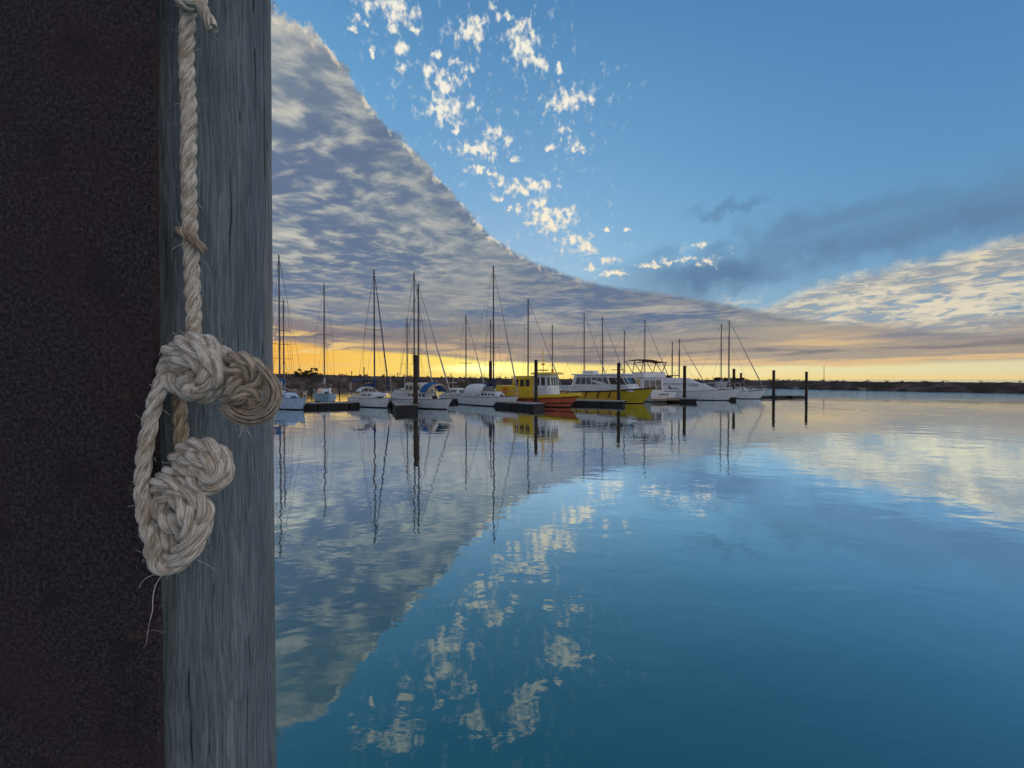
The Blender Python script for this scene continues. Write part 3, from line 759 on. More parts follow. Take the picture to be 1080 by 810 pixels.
def hull_shape(L, B, fb, fs, transom=.75, rake=.9, full=2.2, wl=.86):
    def hb(t):       # half breadth at deck
        if t < .42: return B/2*(transom+(1-transom)*math.sin(math.pi/2*t/.42))
        return B/2*max(0, 1-((t-.42)/.58)**full)
    def sheer(t): return fs + (fb-fs)*t**1.7 - .10*(fb)*math.sin(math.pi*t)*.6
    def xof(t, f):   # f: 0 waterline .. 1 deck
        return t*L - L/2 - rake*(t**5)*(1-f) + .25*(1-f)*((1-t)**6)
    return hb, sheer, xof, wl
def make_hull(root, sh, L, m_top, m_bot, stripe=None, n=22, boot=.10, name='hull'):
    hb, sheer, xof, wl = sh
    mb = MB(); rings = []
    fr = [(1.0, 1.0), (.72, .985), (.38, .95), (None, wl+.02), (0, wl), (-.5, wl*.72), (-1.1, wl*.2)]
    for i in range(n+1):
        t = i/n; b = max(hb(t), .015); z1 = sheer(t); half = []
        for f, w_ in fr:
            if f is None: z = boot
            else: z = f*z1 if f >= 0 else f*.42
            ff = max(0, z)/z1
            tw = b*w_*(1-(1-ff)*.35*t**3)
            half.append((xof(t, ff), tw, z))
        ring = half + [(x, -y, z) for x, y, z in reversed(half)]
        rings.append(ring)
    mb.loft(rings, closed=False)
    for k, f in enumerate(mb.f):
        zs = [mb.v[i][2] for i in f]
        mb.mi[k] = 1 if max(zs) <= boot+1e-4 else 0
    # transom
    r0 = rings[0]; nn = len(r0)
    for k in range(nn//2-1):
        a, b, c, d = r0[k], r0[k+1], r0[nn-2-k], r0[nn-1-k]
        mb.poly([a, b, c, d]); mb.mi[-1] = 1 if max(a[2], b[2]) <= boot+1e-4 else 0
    h = mb.build(name, [m_top, m_bot], root, smooth=True, sharp=40)
    # deck, a little below the sheer, with a rail on the edge
    d = MB(); rr_ = []
    for i in range(n+1):
        t = i/n; b = max(hb(t)-.03, .004); z = sheer(t)-.05
        rr_.append([(xof(t, 1), b, z), (xof(t, 1), 0, z+.03), (xof(t, 1), -b, z)])
    d.loft(rr_, closed=False); d.build('deck', M['white'], root)
    for sgn in (1, -1):
        q = MB(); q.tube([(xof(i/n, 1), sgn*max(hb(i/n)-.01, 0), sheer(i/n)) for i in range(n+1)], .03, 6)
        q.build('toe_rail', stripe or M['alu'], root)
    return h
class Trunk:
    """cabin with leaning, cornered sides; its windows are laid on its side faces"""
    def __init__(s, xa, xf, wa, wf, z0, z1, ra=.05, rf=.5, wt=.85, c=.12, camber=.06, c2=None):
        s.a = dict(xa=xa, xf=xf, wa=wa, wf=wf, z0=z0, z1=z1, ra=ra, rf=rf, wt=wt)
        def ring(z, f):
            k = (z-z0)/(z1-z0); X0 = xa+ra*k; X1 = xf-rf*k; A = wa*(1-(1-wt)*k)-f; B_ = wf*(1-(1-wt)*k)-f
            X0 += f; X1 -= f; cc = c
            return [(X0, -A+cc, z), (X0, A-cc, z), (X0+cc, A, z), (X1-cc*1.2, B_, z), (X1, B_-cc, z), (X1, -B_+cc, z), (X1-cc*1.2, -B_, z), (X0+cc, -A, z)]
        e = min(.05, (z1-z0)*.2)
        s.rings = [ring(z0, 0), ring(z1-e, 0), ring(z1, e)]
        top = [Vector(p) for p in ring(z1, e*2.5)]
        s.rings.append([(p.x, p.y, z1+camber*.7) for p in top])
    def build(s, name, m, root): return MB().loft(s.rings).build(name, m, root, smooth=True, sharp=30)
    def P(s, face, u, v):
        A, B_ = s.rings[0], s.rings[1]
        i, j = {'L': (2, 3), 'R': (7, 6), 'F': (5, 4), 'A': (0, 1), 'FL': (4, 3), 'FR': (5, 6)}[face]
        g0 = Vector(A[i]).lerp(Vector(A[j]), u); g1 = Vector(B_[i]).lerp(Vector(B_[j]), u)
        return g0.lerp(g1, v)
    def window(s, face, u0, u1, v0, v1, root, m=None, slant=0.0, name='window'):
        c = [s.P(face, u0, v0), s.P(face, u1, v0), s.P(face, u1-slant, v1), s.P(face, u0+(slant if slant > 0 else 0), v1)]
        n = (c[1]-c[0]).cross(c[3]-c[0]).normalized()
        mid = sum(c, Vector())/4
        ctr = Vector(((s.rings[0][0][0]+s.rings[0][4][0])/2, 0, mid.z))
        if n.dot(mid-ctr) < 0: n = -n
        return MB().loft([[p-n*.01 for p in c], [p+n*.014 for p in c]]).build(name, m or M['glass'], root)
    def row(s, face, u0, u1, n, v0, v1, root, gap=.25, m=None, slant=0.0):
        w_ = (u1-u0)/n
        for i in range(n): s.window(face, u0+i*w_+w_*gap/2, u0+(i+1)*w_-w_*gap/2, v0, v1, root, m, slant)
def canopy(root, x0, x1, w_, z, rise, m, name='bimini', poles=True, down=0):
    mb = MB(); rings = []
    for i in range(7):
        x = x0+(x1-x0)*i/6; dz = -.10*((i-3)/3)**2
        up_ = [(x, w_*math.sin(a), z-rise+rise*math.cos(a)*1.0+dz) for a in [math.pi/2*(k/5-1)*.98 for k in range(11)]]
        rings.append(up_ + [(p[0], p[1]*.98, p[2]-.03) for p in reversed(up_)])
    c = mb.loft(rings).build(name, m, root, smooth=True)
    if poles:
        for s_ in (1, -1):
            f = MB()
            for x in (x0+.1, (x0+x1)/2, x1-.1): f.tube([((x0+x1)/2+(x-(x0+x1)/2)*.3, s_*w_*.98, z-rise-1.0-down), (x, s_*w_*.97, z-rise)], .018, 5)
            f.build('frame', M['steelrail'], c)
    return c
def rails(root, sh, L, h=.6, t0=.02, t1=.97, n=7):
    hb, sheer, xof, wl = sh
    for s_ in (1, -1):
        mb = MB(); tops = []
        for i in range(n+1):
            t = t0+(t1-t0)*i/n; b = max(hb(t)-.08, .05)*s_
            p = Vector((xof(t, 1), b, sheer(t))); mb.tube([p, p+Vector((0,0,h))], .014, 5); tops.append(p+Vector((0,0,h)))
        mb.tube(tops, .012, 5); mb.tube([p-Vector((0,0,h*.5)) for p in tops], .008, 5)
        mb.build('guard_rail', M['steelrail'], root)
    # bow pulpit
    mb = MB(); t = .90; b = hb(t); xb = xof(1, 1)
    mb.tube([(xof(t,1), b, sheer(t)+h), (xb-.1, b*.45, sheer(1)+h+.05), (xb+.15, 0, sheer(1)+h+.05), (xb-.1, -b*.45, sheer(1)+h+.05), (xof(t,1), -b, sheer(t)+h)], .02, 6)
    mb.tube([(xb, .05, sheer(1)), (xb+.12, .05, sheer(1)+h)], .018, 5)
    mb.build('pulpit', M['steelrail'], root)
def rig(root, sh, L, H, xm, zd, spreaders=1, jib=None, cover=None, boomlen=3.2, boomz=1.0, frac=1.0, back=True, stern_x=None, mast_m=None, r=.085):
    """mast (H above water) with its wires, boom and sails"""
    hb, sheer, xof, wl = sh
    mm = mast_m or M['alu']
    mb = MB(); mb.tube([(xm, 0, zd-.3), (xm, 0, H*.6), (xm, 0, H)], [r, r, r*.8], 10)
    mast = mb.build('mast', mm, root, smooth=True)
    MB().tube([(xm-.35, 0, H+.02), (xm+.1, 0, H+.02)], .015, 5).tube([(xm-.3, 0, H), (xm-.3, 0, H+.32)], .01, 4).tube([(xm, 0, H), (xm, 0, H+.12)], .05, 6).build('masthead_gear', M['dark_metal'], mast)
    tips = []
    for k in range(spreaders):
        z = zd+(H-zd)*(.52 if spreaders == 1 else .36+.31*k); w_ = hb(.5)*.72*(1-.2*k)
        MB().tube([(xm-.12, w_, z+.05), (xm, 0, z), (xm-.12, -w_, z+.05)], .028, 5).build('spreader', mm, mast)
        tips.append((z, w_))
    w = .013
    top = Vector((xm, 0, zd+(H-zd)*frac))
    bow = Vector((xof(1, 1)-.08, 0, sheer(1)))
    st = MB().tube([bow, top], w, 4)
    st.build('forestay', M['dark_metal'], root)
    if jib:
        a, b = bow.lerp(top, .05), bow.lerp(top, .93)
        n_ = 10
        MB().tube([a.lerp(b, i/n_) for i in range(n_+1)], [.05]+[.085*(1-i/n_*.62) for i in range(1, n_+1)], 8).build('furled_jib', jib, root, smooth=True)
    if back: MB().tube([(xof(0, 1)+.1 if stern_x is None else stern_x, 0, sheer(0)), (xm, 0, H)], w, 4).build('backstay', M['dark_metal'], root)
    for s_ in (1, -1):
        pts = [(xm-.15, s_*hb(.5)*.93, sheer(.5))] + [(xm-.12, s_*w_, z+.05) for z, w_ in tips] + [(xm, 0, H*.985)]
        q = MB().tube(pts, w, 4)
        q.tube([(xm+.25, s_*hb(.5)*.93, sheer(.5)), (xm, 0, tips[0][0])], w*.8, 4)
        q.build('shroud', M['dark_metal'], root)
    if boomlen:
        z = zd+boomz
        bo = MB().tube([(xm-.05, 0, z), (xm-boomlen, 0, z+.08)], .055, 8).build('boom', mm, root, smooth=True)
        if cover:
            n_ = 9; MB().tube([(xm+.12-(boomlen)*i/n_, 0, z+.17-.07*i/n_+.05*math.sin(i*2.1)*.4) for i in range(n_+1)], [.12]+[.20-.10*i/n_+.02*math.sin(i*3.3) for i in range(1, n_+1)], 9).build('sail_cover', cover, bo, smooth=True)
            MB().tube([(xm+.02, 0, z+.15), (xm+.02, 0, z+.9)], [.17, .09], 8).build('sail_cover', cover, bo, smooth=True)
    return mast
def place(root, px, yw, deg):
    """deg: heading of the bow, measured from straight towards the camera side (-Y) turning right"""
    p = wpt(px, yw); root.location = p; root.rotation_euler = (0, 0, R(-90+deg))
def sailboat(px, yw, L, B, H, label, deg=30, hull='white', cover='navy', jib=None, bimini=None, dodger=None, sp=1, fb=1.15, cab=1.0, group=None, portlights=4, xm=.10, boom=3.2, mast_px=None, frac=1.0, simple=False, stripe=None, mast_m=None, r=.085, cabh=.5):
    root = empty('sailboat'); tag(root, label, 'sailboat', group)
    place(root, px, yw, deg)
    sh = hull_shape(L, B, fb, fb*.82, transom=.7, rake=L*.09)
    make_hull(root, sh, L, M[hull], M['antifoul'], stripe=M[stripe] if stripe else None)
    zd = fb*.86
    tr = Trunk(-L*.16, L*.24, B*.31, B*.20, zd-.12, zd+cabh*cab, rf=.55, wt=.86)
    tr.build('cabin', M[hull] if hull != 'paleblue' else M['white'], root)
    for s_ in 'LR': tr.row(s_, .08, .9, portlights, .42, .80, root, gap=.35)
    tr.window('F', .2, .8, .2, .6, root)
    if not simple: MB().box(L*.04, L*.04+.5, -.25, .25, zd+cabh*cab+.02, zd+cabh*cab+.09, .02).build('hatch', M['clearpane'], root)
    # cockpit coaming and wheel
    MB().box(-L*.40, -L*.17, B*.26, B*.31, zd-.08, zd+.26, .02).build('coaming', M[hull], root)
    MB().box(-L*.40, -L*.17, -B*.31, -B*.26, zd-.08, zd+.26, .02).build('coaming', M[hull], root)
    if not simple:
        q = MB(); c = Vector((-L*.33, 0, zd+.75))
        q.tube([c+Vector((0, math.cos(a)*.38, math.sin(a)*.38)) for a in [i*math.pi/10 for i in range(21)]], .018, 5)
        q.tube([c, c-Vector((0,0,.85))], .06, 6); q.build('wheel', M['steelrail'], root)
    z_x = xm*L if mast_px is None else None
    if mast_px is not None:     # put the mast where it stands in the photo, on the boat's centre line
        h = Vector((math.cos(R(-90+deg)), math.sin(R(-90+deg)))); u_ = (mast_px-540)/F
        p = root.location; z_x = (u_*p.y-p.x)/(h.x-u_*h.y); z_x = max(-L*.12, min(L*.32, z_x))
    rig(root, sh, L, H, z_x, zd+cabh*cab*.8, spreaders=sp, jib=M[jib] if jib else None, cover=M[cover] if cover else None, boomlen=boom, boomz=.75, frac=frac, mast_m=mast_m, r=r)
    rails(root, sh, L, n=6)
    if dodger: canopy(root, -L*.22, -L*.08, B*.34, zd+cabh*cab+.62, .55, M[dodger], 'dodger', poles=False)
    if bimini: canopy(root, -L*.45, -L*.25, B*.36, zd+2.05, .30, M[bimini], 'bimini')
    return root, sh, zd

# ------------------------------------------------------------------ the row of moored boats, left to right
row = 'boats moored along the front of the dock'
backrow = 'sailing boats moored behind the dock'
# far left, partly behind the rope knot
r0, sh0, zd0 = sailboat(300, 430.5, 9.5, 3.1, top_z(430.5, 268), 'light blue sailboat with bright blue canvas cover and bimini, leftmost, half hidden by the rope', deg=52, hull='skyhull', cover='blue', bimini='blue', dodger='greycan', sp=2, fb=1.25, group=row, mast_px=295, boom=3.4, stripe='blue')
sailboat(343, 423, 8.5, 3.0, top_z(423, 298), 'small pale blue sailboat bow-on behind the leftmost dock', deg=30, hull='paleblue', cover='greycan', jib=None, sp=1, fb=1.2, group=row, mast_px=341, cabh=.65, boom=2.6)
r2, sh2, zd2 = sailboat(392, 428.6, 8.6, 2.9, top_z(428.6, 287), 'white sailboat with navy bimini, navy furled jib and an upturned dinghy on its bow', deg=44, cover='navy', jib='navy', bimini='navy', dodger='white', sp=1, fb=1.12, group=row, mast_px=395, cabh=.62, portlights=5, boom=2.6)
r3, sh3, zd3 = sailboat(444, 429.6, 11, 3.3, top_z(429.6, 300), 'cream-cabined sailboat with blue dodger beside the thick dark pile', deg=46, cover='navy', sp=2, fb=1.1, group=row, mast_px=441.5, cabh=.75, jib='greycan', bimini=None, portlights=5, boom=3.2, r=.10)
# wheelhouse, blue screen and beige arch of that boat
tr = Trunk(-1.9, 1.6, 1.05, .85, zd3+.55, zd3+1.65, rf=.5, wt=.85); tr.build('wheelhouse', M['cream'], r3)
for s_ in 'LR': tr.row(s_, .06, .95, 4, .35, .8, r3, gap=.25)
tr.row('F', .08, .92, 2, .3, .8, r3)
canopy(r3, 1.55, 2.9, 1.15, zd3+1.75, 1.0, M['blue'], 'dodger', poles=False)
canopy(r3, 2.75, 3.5, 1.2, zd3+1.6, .9, M['beige'], 'awning', poles=True, down=-.6)
MB().tube([(-4.6, -.9, zd3), (-4.8, -.9, zd3+2.6), (-4.8, .9, zd3+2.6), (-4.6, .9, zd3)], .03, 6).build('stern_arch', M['steelrail'], r3)
r4, sh4, zd4 = sailboat(516, 427.6, 9.3, 3.0, top_z(427.6, 283), 'white sailboat with domed dodger and dark blue boom cover, left of the yellow pilot boat', deg=46, cover='navy', jib='greycan', sp=2, fb=1.2, group=row, mast_px=520.5, cabh=.55, portlights=5, boom=3.6)
canopy(r4, -3.2, -.2, 1.15, zd4+1.45, 1.15, M['white'], 'spray_hood', poles=False)

# inverted dinghy on the foredeck of the second white boat
mb = MB(); rings = []
for i in range(11):
    t = i/10; x = -1.0+2.1*t; w_ = .52*(1 if t < .5 else math.sqrt(max(0.02, 1-((t-.5)/.5)**2.2))); h_ = .40*(1-.35*t*t)
    rings.append([(x, w_*math.cos(a), h_*math.sin(a)) for a in [math.pi*k/8 for k in range(9)]])
dg = mb.loft(rings, closed=True).build('dinghy', M['white'], smooth=True)
hd = Vector((math.cos(R(-46)), math.sin(R(-46)), 0)); dg.location = r2.location + hd*2.0 + Vector((0,0,1.12)); dg.rotation_euler = (0, R(-9), R(-46)+.25)
tag(dg, 'small white dinghy lying upturned on the bow of the sailboat with navy canvas', 'dinghy')

# masts of the boats behind, each on its own boat
def back_boat(px, yw, ytop, label, L=9.5, deg=-150, cover='navy', jib=None, hull='white', sp=2, B=3.0, boom=3.0, r=.09, stay=None, frac=1.0, bim=None):
    return sailboat(px, yw, L, B, top_z(yw, ytop), label, deg=deg, hull=hull, cover=cover, jib=jib, sp=sp, group=backrow, mast_px=px, boom=boom, r=r, frac=frac, simple=True, bimini=bim)
back_boat(299.5, 424.5, 317, 'sailboat with a shorter mast behind the leftmost light blue sailboat', cover='blue', deg=40)
back_boat(437.0, 423.5, 288, 'tall-masted sailboat behind the cream-cabined sailboat', L=11, deg=40, cover='navy', jib='greycan', r=.10)
back_boat(429.5, 419.5, 337, 'sailboat with short thin mast between the cream sailboat and the navy-covered one', deg=32, cover=None, boom=0)
back_boat(491.5, 421.5, 333, 'small sailboat with lean mast left of the domed white sailboat', deg=50, L=8.5, cover='brown', jib='greycan')
back_boat(517.5, 420.5, 338, 'sailboat half hidden behind the domed white sailboat', deg=40, cover='navy')
back_boat(557, 420.5, 316, 'tall sailboat behind the yellow pilot boat with a thick furled jib', deg=60, L=12, B=3.4, jib='greycan', r=.11)
back_boat(582.5, 418.5, 343, 'sailboat with thin short mast above the wheelhouse of the yellow pilot boat', deg=60, cover=None, boom=0)
back_boat(616, 418.5, 331, 'sailboat behind the stern of the yellow and white ferry', deg=62, cover='navy', jib='greycan')
back_boat(635.5, 418.5, 335, 'sailboat behind the cabin of the yellow and white ferry', deg=62, cover='greycan', jib='greycan')
back_boat(658.5, 418, 349, 'sailboat with short mast behind the bow of the yellow and white ferry', deg=70, cover=None, boom=0)
back_boat(680, 418.5, 338, 'sailboat whose mast rises behind the brown-topped motor yacht', deg=66, cover='greycan', jib='greycan')
back_boat(709, 417.8, 361, 'sailboat with the shorter of the two masts behind the long white yacht', deg=66, cover=None, boom=0)
back_boat(716.5, 417.8, 358, 'sailboat with the thicker of the two masts behind the long white yacht', deg=66, cover='navy', jib='greycan')
back_boat(760.5, 417.6, 342, 'sailboat with the left of two close tall masts near the dock end', deg=66, cover='greycan', boom=2.6)

# small motor boat seen past the gap
def motorboat(name, px, yw, L, B, deg, label, cat, fb=1.2, hull='white', cabz=1.1, group=None, stripe=None):
    root = empty(name); tag(root, label, cat, group); place(root, px, yw, deg)
    sh = hull_shape(L, B, fb, fb*.72, transom=.92, rake=L*.12, full=2.6)
    make_hull(root, sh, L, M[hull], M['antifoul'], stripe=M[stripe] if stripe else None)
    return root, sh
rm, shm = motorboat('motor_boat', 482.5, 423.3, 6.6, 2.5, 38, 'small white cabin motor boat with low dark windows left of the domed sailboat', 'motor boat', group=row)
tr = Trunk(-1.6, 1.7, 1.0, .7, .85, 1.75, rf=.8, wt=.84); tr.build('cabin', M['white'], rm)
for s_ in 'LR': tr.row(s_, .05, .85, 3, .45, .85, rm, gap=.15)
tr.row('F', .06, .94, 2, .35, .85, rm, gap=.1)
rails(rm, shm, 6.6, n=5, t0=.4)
MB().tube([(-1.2, 0, 1.7), (-1.2, 0, 3.4)], .02, 5).box(-1.5,-.9,-.5,.5,2.5,2.56,.02).build('aerial', M['white'], rm)

# ---- yellow and red pilot boat
rp_, shp = motorboat('pilot_boat', 566, 427.8, 11.4, 3.5, 50, 'yellow pilot boat with faded red hull and white-fronted wheelhouse', 'pilot boat', fb=1.45, hull='redorange', group=row)
hb, sheer, xof, wl = shp
for s_ in (1, -1):
    mb = MB(); rings = []
    for i in range(23):
        t = i/22; b = max(hb(t), .02)+.05; z = sheer(t)
        rings.append([(xof(t,1)+.05*t, s_*b, z-.22), (xof(t,1)+.05*t, s_*(b+.07), z-.12), (xof(t,1)+.05*t, s_*(b+.05), z+.12), (xof(t,1), s_*max(b-.12, .01), z+.14), (xof(t,1), s_*max(b-.12, .01), z-.2)])
    mb.loft(rings).build('gunwale', M['yellow'], rp_)
    mb = MB(); mb.tube([(xof(i/22, .33)+.02, s_*(max(hb(i/22), .02)*(.945-.2*(i/22)**3)+.05), sheer(i/22)*.34) for i in range(23)], .06, 6); mb.build('rubbing_strake', M['black'], rp_)
    mb = MB(); mb.tube([(xof(i/22, .8)+.02, s_*(max(hb(i/22), .02)*(.99-.1*(i/22)**3)+.05), sheer(i/22)*.80) for i in range(23)], .05, 6); mb.build('rubbing_strake', M['black'], rp_)
tr = Trunk(-5.2, -1.6, 1.45, 1.45, 1.0, 2.25, ra=.1, rf=.05, wt=.96, camber=.05); aft = tr.build('engine_casing', M['yellow'], rp_)
for s_ in 'LR': tr.window(s_, .12, .55, .30, .75, rp_, M['amber'], name='locker_door')
tr = Trunk(-2.6, .4, 1.35, 1.35, 1.0, 3.35, ra=.05, rf=.05, wt=.93, camber=.05); tr.build('cabin', M['yellow'], rp_)
for s_ in 'LR': tr.row(s_, .06, .95, 3, .52, .86, rp_, gap=.28)
tr = Trunk(.3, 2.6, 1.35, 1.10, 1.15, 3.55, ra=.02, rf=.25, wt=.92, c=.25, camber=.08); wh = tr.build('wheelhouse', M['white'], rp_)
for s_ in 'LR': tr.row(s_, .08, .92, 2, .50, .88, wh, gap=.3)
tr.row('F', .06, .94, 3, .50, .88, wh, gap=.25); tr.window('FL', .15, .85, .5, .88, wh); tr.window('FR', .15, .85, .5, .88, wh)
Trunk(.15, 2.95, 1.5, 1.25, 3.54, 3.72, rf=.1, wt=.9, camber=.05).build('roof', M['yellow'], rp_)
MB().tube([(.9, 0, 3.6), (.9, 0, 6.3)], .05, 7).tube([(.9, -.7, 5.1), (.9, .7, 5.1)], .03, 5).box(.65, 1.15, -.7, .7, 3.95, 4.08, .03).build('signal_mast', M['yellow'], rp_)
MB().tube([(.9, 0, 4.6), (.9, 0, 4.75)], .22, 10).build('radar', M['orange'], rp_)
MB().tube([(1.9, .4, 3.7), (1.9, .4, 4.15)], .13, 8).build('search_light', M['orange'], rp_)
rails(rp_, shp, 11.4, n=9, h=.75, t0=.55)
q = Vector((-3.4, -1.52, 1.75)); lr = MB()
lr.tube([q+Vector((math.cos(a)*.3, 0, math.sin(a)*.3)) for a in [i*math.pi/8 for i in range(17)]], .07, 6)
o = lr.build('life_ring', M['orange'], rp_, smooth=True)

# ---- yellow and white ferry (catamaran)
fr_, shf = motorboat('ferry', 640, 424.2, 12.6, 4.2, 50, 'yellow-hulled ferry with a long white windowed cabin', 'ferry', fb=2.0, hull='amber', group=row)
hb, sheer, xof, wl = shf
mb = MB()      # green-yellow bow panels
for s_ in (1, -1):
    rings = []
    for i in range(9):
        t = .70+.298*i/8; b = max(hb(t), .02)
        rings.append([(xof(t, f)+.012, s_*(b*w_*(1-(1-f)*.35*t**3)+.012), sheer(t)*f) for f, w_ in ((.97, 1.0), (.72, .985), (.38, .95), (.1, .885))])
    mb = MB().loft(rings, closed=False); mb.build('bow_panel', M['lime'], fr_, smooth=True)
    for t in (.12, .24, .36, .50, .62):
        b = hb(t)
        MB().loft([[(xof(t, 1)+.0, s_*(b+.02), sheer(t)*.95), (xof(t, 1)+.14, s_*(b+.02), sheer(t)*.95), (xof(t, 1)+.14-.45, s_*(b*.955+.02), sheer(t)*.42), (xof(t, 1)-.45, s_*(b*.955+.02), sheer(t)*.42)],
                   [(xof(t, 1)+.0, s_*(b+.07), sheer(t)*.95), (xof(t, 1)+.14, s_*(b+.07), sheer(t)*.95), (xof(t, 1)+.14-.45, s_*(b*.955+.07), sheer(t)*.42), (xof(t, 1)-.45, s_*(b*.955+.07), sheer(t)*.42)]]).build('side_rib', M['black'], fr_)
    mb = MB(); mb.tube([(xof(i/22, 1)+.03, s_*(max(hb(i/22), .01)+.04), sheer(i/22)-.02) for i in range(23)], .09, 6); mb.build('rubbing_strake', M['black'], fr_)
tr = Trunk(-4.6, 4.2, 1.85, 1.5, 1.5, 3.55, ra=.6, rf=1.3, wt=.94, c=.25, camber=.1); cb_ = tr.build('cabin', M['white'], fr_)
for s_ in 'LR':
    tr.row(s_, .05, .70, 6, .42, .86, cb_, gap=.14, m=M['clearpane']); tr.row(s_, .72, .99, 2, .42, .84, cb_, gap=.08)
tr.row('F', .04, .96, 3, .45, .85, cb_, gap=.08); tr.window('FL', .1, .9, .45, .85, cb_); tr.window('FR', .1, .9, .45, .85, cb_)
MB().box(-3.2, -1.6, -.8, .8, 3.6, 4.15, .08).build('roof_box', M['white'], fr_)
MB().tube([(1.5, 0, 3.6), (1.5, 0, 4.3)], .05, 6).tube([(.9, -.5, 4.2), (2.1, .5, 4.25)], .05, 6).build('radar', M['dark_metal'], fr_)
Trunk(-4.4, 3.3, 1.9, 1.55, 3.56, 3.68, rf=.2, wt=.95).build('roof', M['white'], fr_)
rails(fr_, shf, 12.6, n=9, h=.8, t0=.62)

# ---- flybridge yacht, stern to the camera
fy, shy = motorboat('motor_yacht', 676, 421.8, 11.5, 4.0, 192, 'white motor yacht stern-on, brown canvas over its flybridge', 'motor yacht', fb=1.9, group=row)
hb, sheer, xof, wl = shy
tr = Trunk(-3.2, 3.2, 1.8, 1.3, 1.3, 3.2, ra=.2, rf=1.6, wt=.93, c=.2); cb_ = tr.build('cabin', M['white'], fy)
for s_ in 'LR': tr.row(s_, .06, .94, 4, .35, .85, cb_, gap=.08)
tr.row('A', .06, .94, 3, .12, .85, cb_, gap=.1)
tr = Trunk(-3.6, 1.6, 1.85, 1.3, 3.22, 3.95, ra=.1, rf=1.1, wt=.95, c=.2); fbd = tr.build('flybridge', M['white'], fy)
for x0, x1, z in ((-3.7, -.9, 5.55), (-1.4, 1.6, 5.9)):
    c = canopy(fy, x0, x1, 1.75, z, .25, M['brown'], 'canopy', poles=False)
    for s_ in (1, -1):
        f = MB(); f.tube([(x0+.9, s_*1.6, 3.9), (x0+.1, s_*1.7, z-.2)], .06, 6); f.tube([(x0+.9, s_*1.6, 3.9), (x1-.2, s_*1.7, z-.2)], .05, 6)
        f.build('frame', M['brown'], c)
MB().box(xof(0,1)-1.0, xof(0,1)+.15, -1.7, 1.7, .28, .42, .03).build('swim_platform', M['teak'], fy)
mb = MB()      # unreadable dark marks of the name on the transom
for i, w_ in enumerate((.16, .10, .18, .12, .16)): mb.box(xof(0,1)-.03, xof(0,1)-.005, -.62+i*.26, -.62+i*.26+w_, .95, 1.12)
mb.build('name_marks', M['dark_metal'], fy)
mb = MB(); mb.tube([(xof(0,1)+.1, 1.5*math.cos(a), sheer(0)+.3+.5*math.sin(a)) for a in [math.pi*i/10 for i in range(11)]], .03, 6); mb.build('stern_rail', M['steelrail'], fy)

# ---- long white sport yacht, bow to the right
ly_, shl = motorboat('motor_yacht', 732, 421.5, 12.6, 3.9, 60, 'long white motor yacht with sloping cabin and blue side windows, bow towards the dock end', 'motor yacht', fb=1.75, group=row)
hb, sheer, xof, wl = shl
tr = Trunk(-4.2, 3.6, 1.5, .9, 1.25, 2.35, ra=.2, rf=2.2, wt=.9, c=.2); cb_ = tr.build('cabin', M['white'], ly_)
M['blueglass'] = mat('blue_window_glass', (.02,.06,.20), .1, spec=.8)
for s_ in 'LR': tr.row(s_, .08, .80, 3, .30, .85, cb_, gap=.06, m=M['blueglass'])
tr.row('F', .05, .95, 2, .3, .85, cb_, gap=.05, m=M['blueglass'])
tr = Trunk(-4.6, .9, 1.6, 1.1, 2.38, 3.15, ra=-.2, rf=1.5, wt=.9, c=.2); up_ = tr.build('upper_deck', M['white'], ly_)
tr.row('F', .08, .92, 2, .2, .7, up_, m=M['glass'])
MB().tube([(-2.6, 0, 3.1), (-2.6, 0, 4.1)], .05, 6).tube([(-2.2, .5, 3.1), (-2.4, .5, 5.3)], .012, 4).build('aerial', M['white'], ly_)
rails(ly_, shl, 12.6, n=9, h=.7, t0=.5)
# red-topped cabin boat squeezed behind it
rb, shb_ = motorboat('motor_boat', 712, 419.8, 8.5, 3.1, 62, 'white cabin boat with dark reddish flybridge rail behind the long motor yacht', 'motor boat', fb=1.5, group=row)
tr = Trunk(-2.4, 2.2, 1.3, .9, 1.1, 2.9, rf=1.0, wt=.9); tr.build('cabin', M['white'], rb)
for s_ in 'LR': tr.row(s_, .06, .94, 3, .4, .85, rb)
MB().tube([(-2.2, 1.1, 2.9), (-2.2, 1.1, 3.6), (.6, 1.0, 3.6), (.6, -1.0, 3.6), (-2.2, -1.1, 3.6), (-2.2, -1.1, 2.9)], .07, 6).box(-1.9, -.6, -.8, .8, 2.95, 3.55, .05).build('flybridge_rail', M['brown'], rb)

# ---- last sailing yacht
r9, sh9, zd9 = sailboat(776, 420.3, 7.8, 2.9, top_z(420.3, 338), 'white sailboat with grey furled sail, last boat at the right end of the dock', deg=62, cover='greycan', jib='greycan', sp=2, fb=1.35, group=row, mast_px=767, portlights=4, boom=3.2, cabh=.5)
canopy(r9, -2.8, -1.2, 1.1, zd9+1.5, .9, M['greycan'], 'dodger', poles=False)

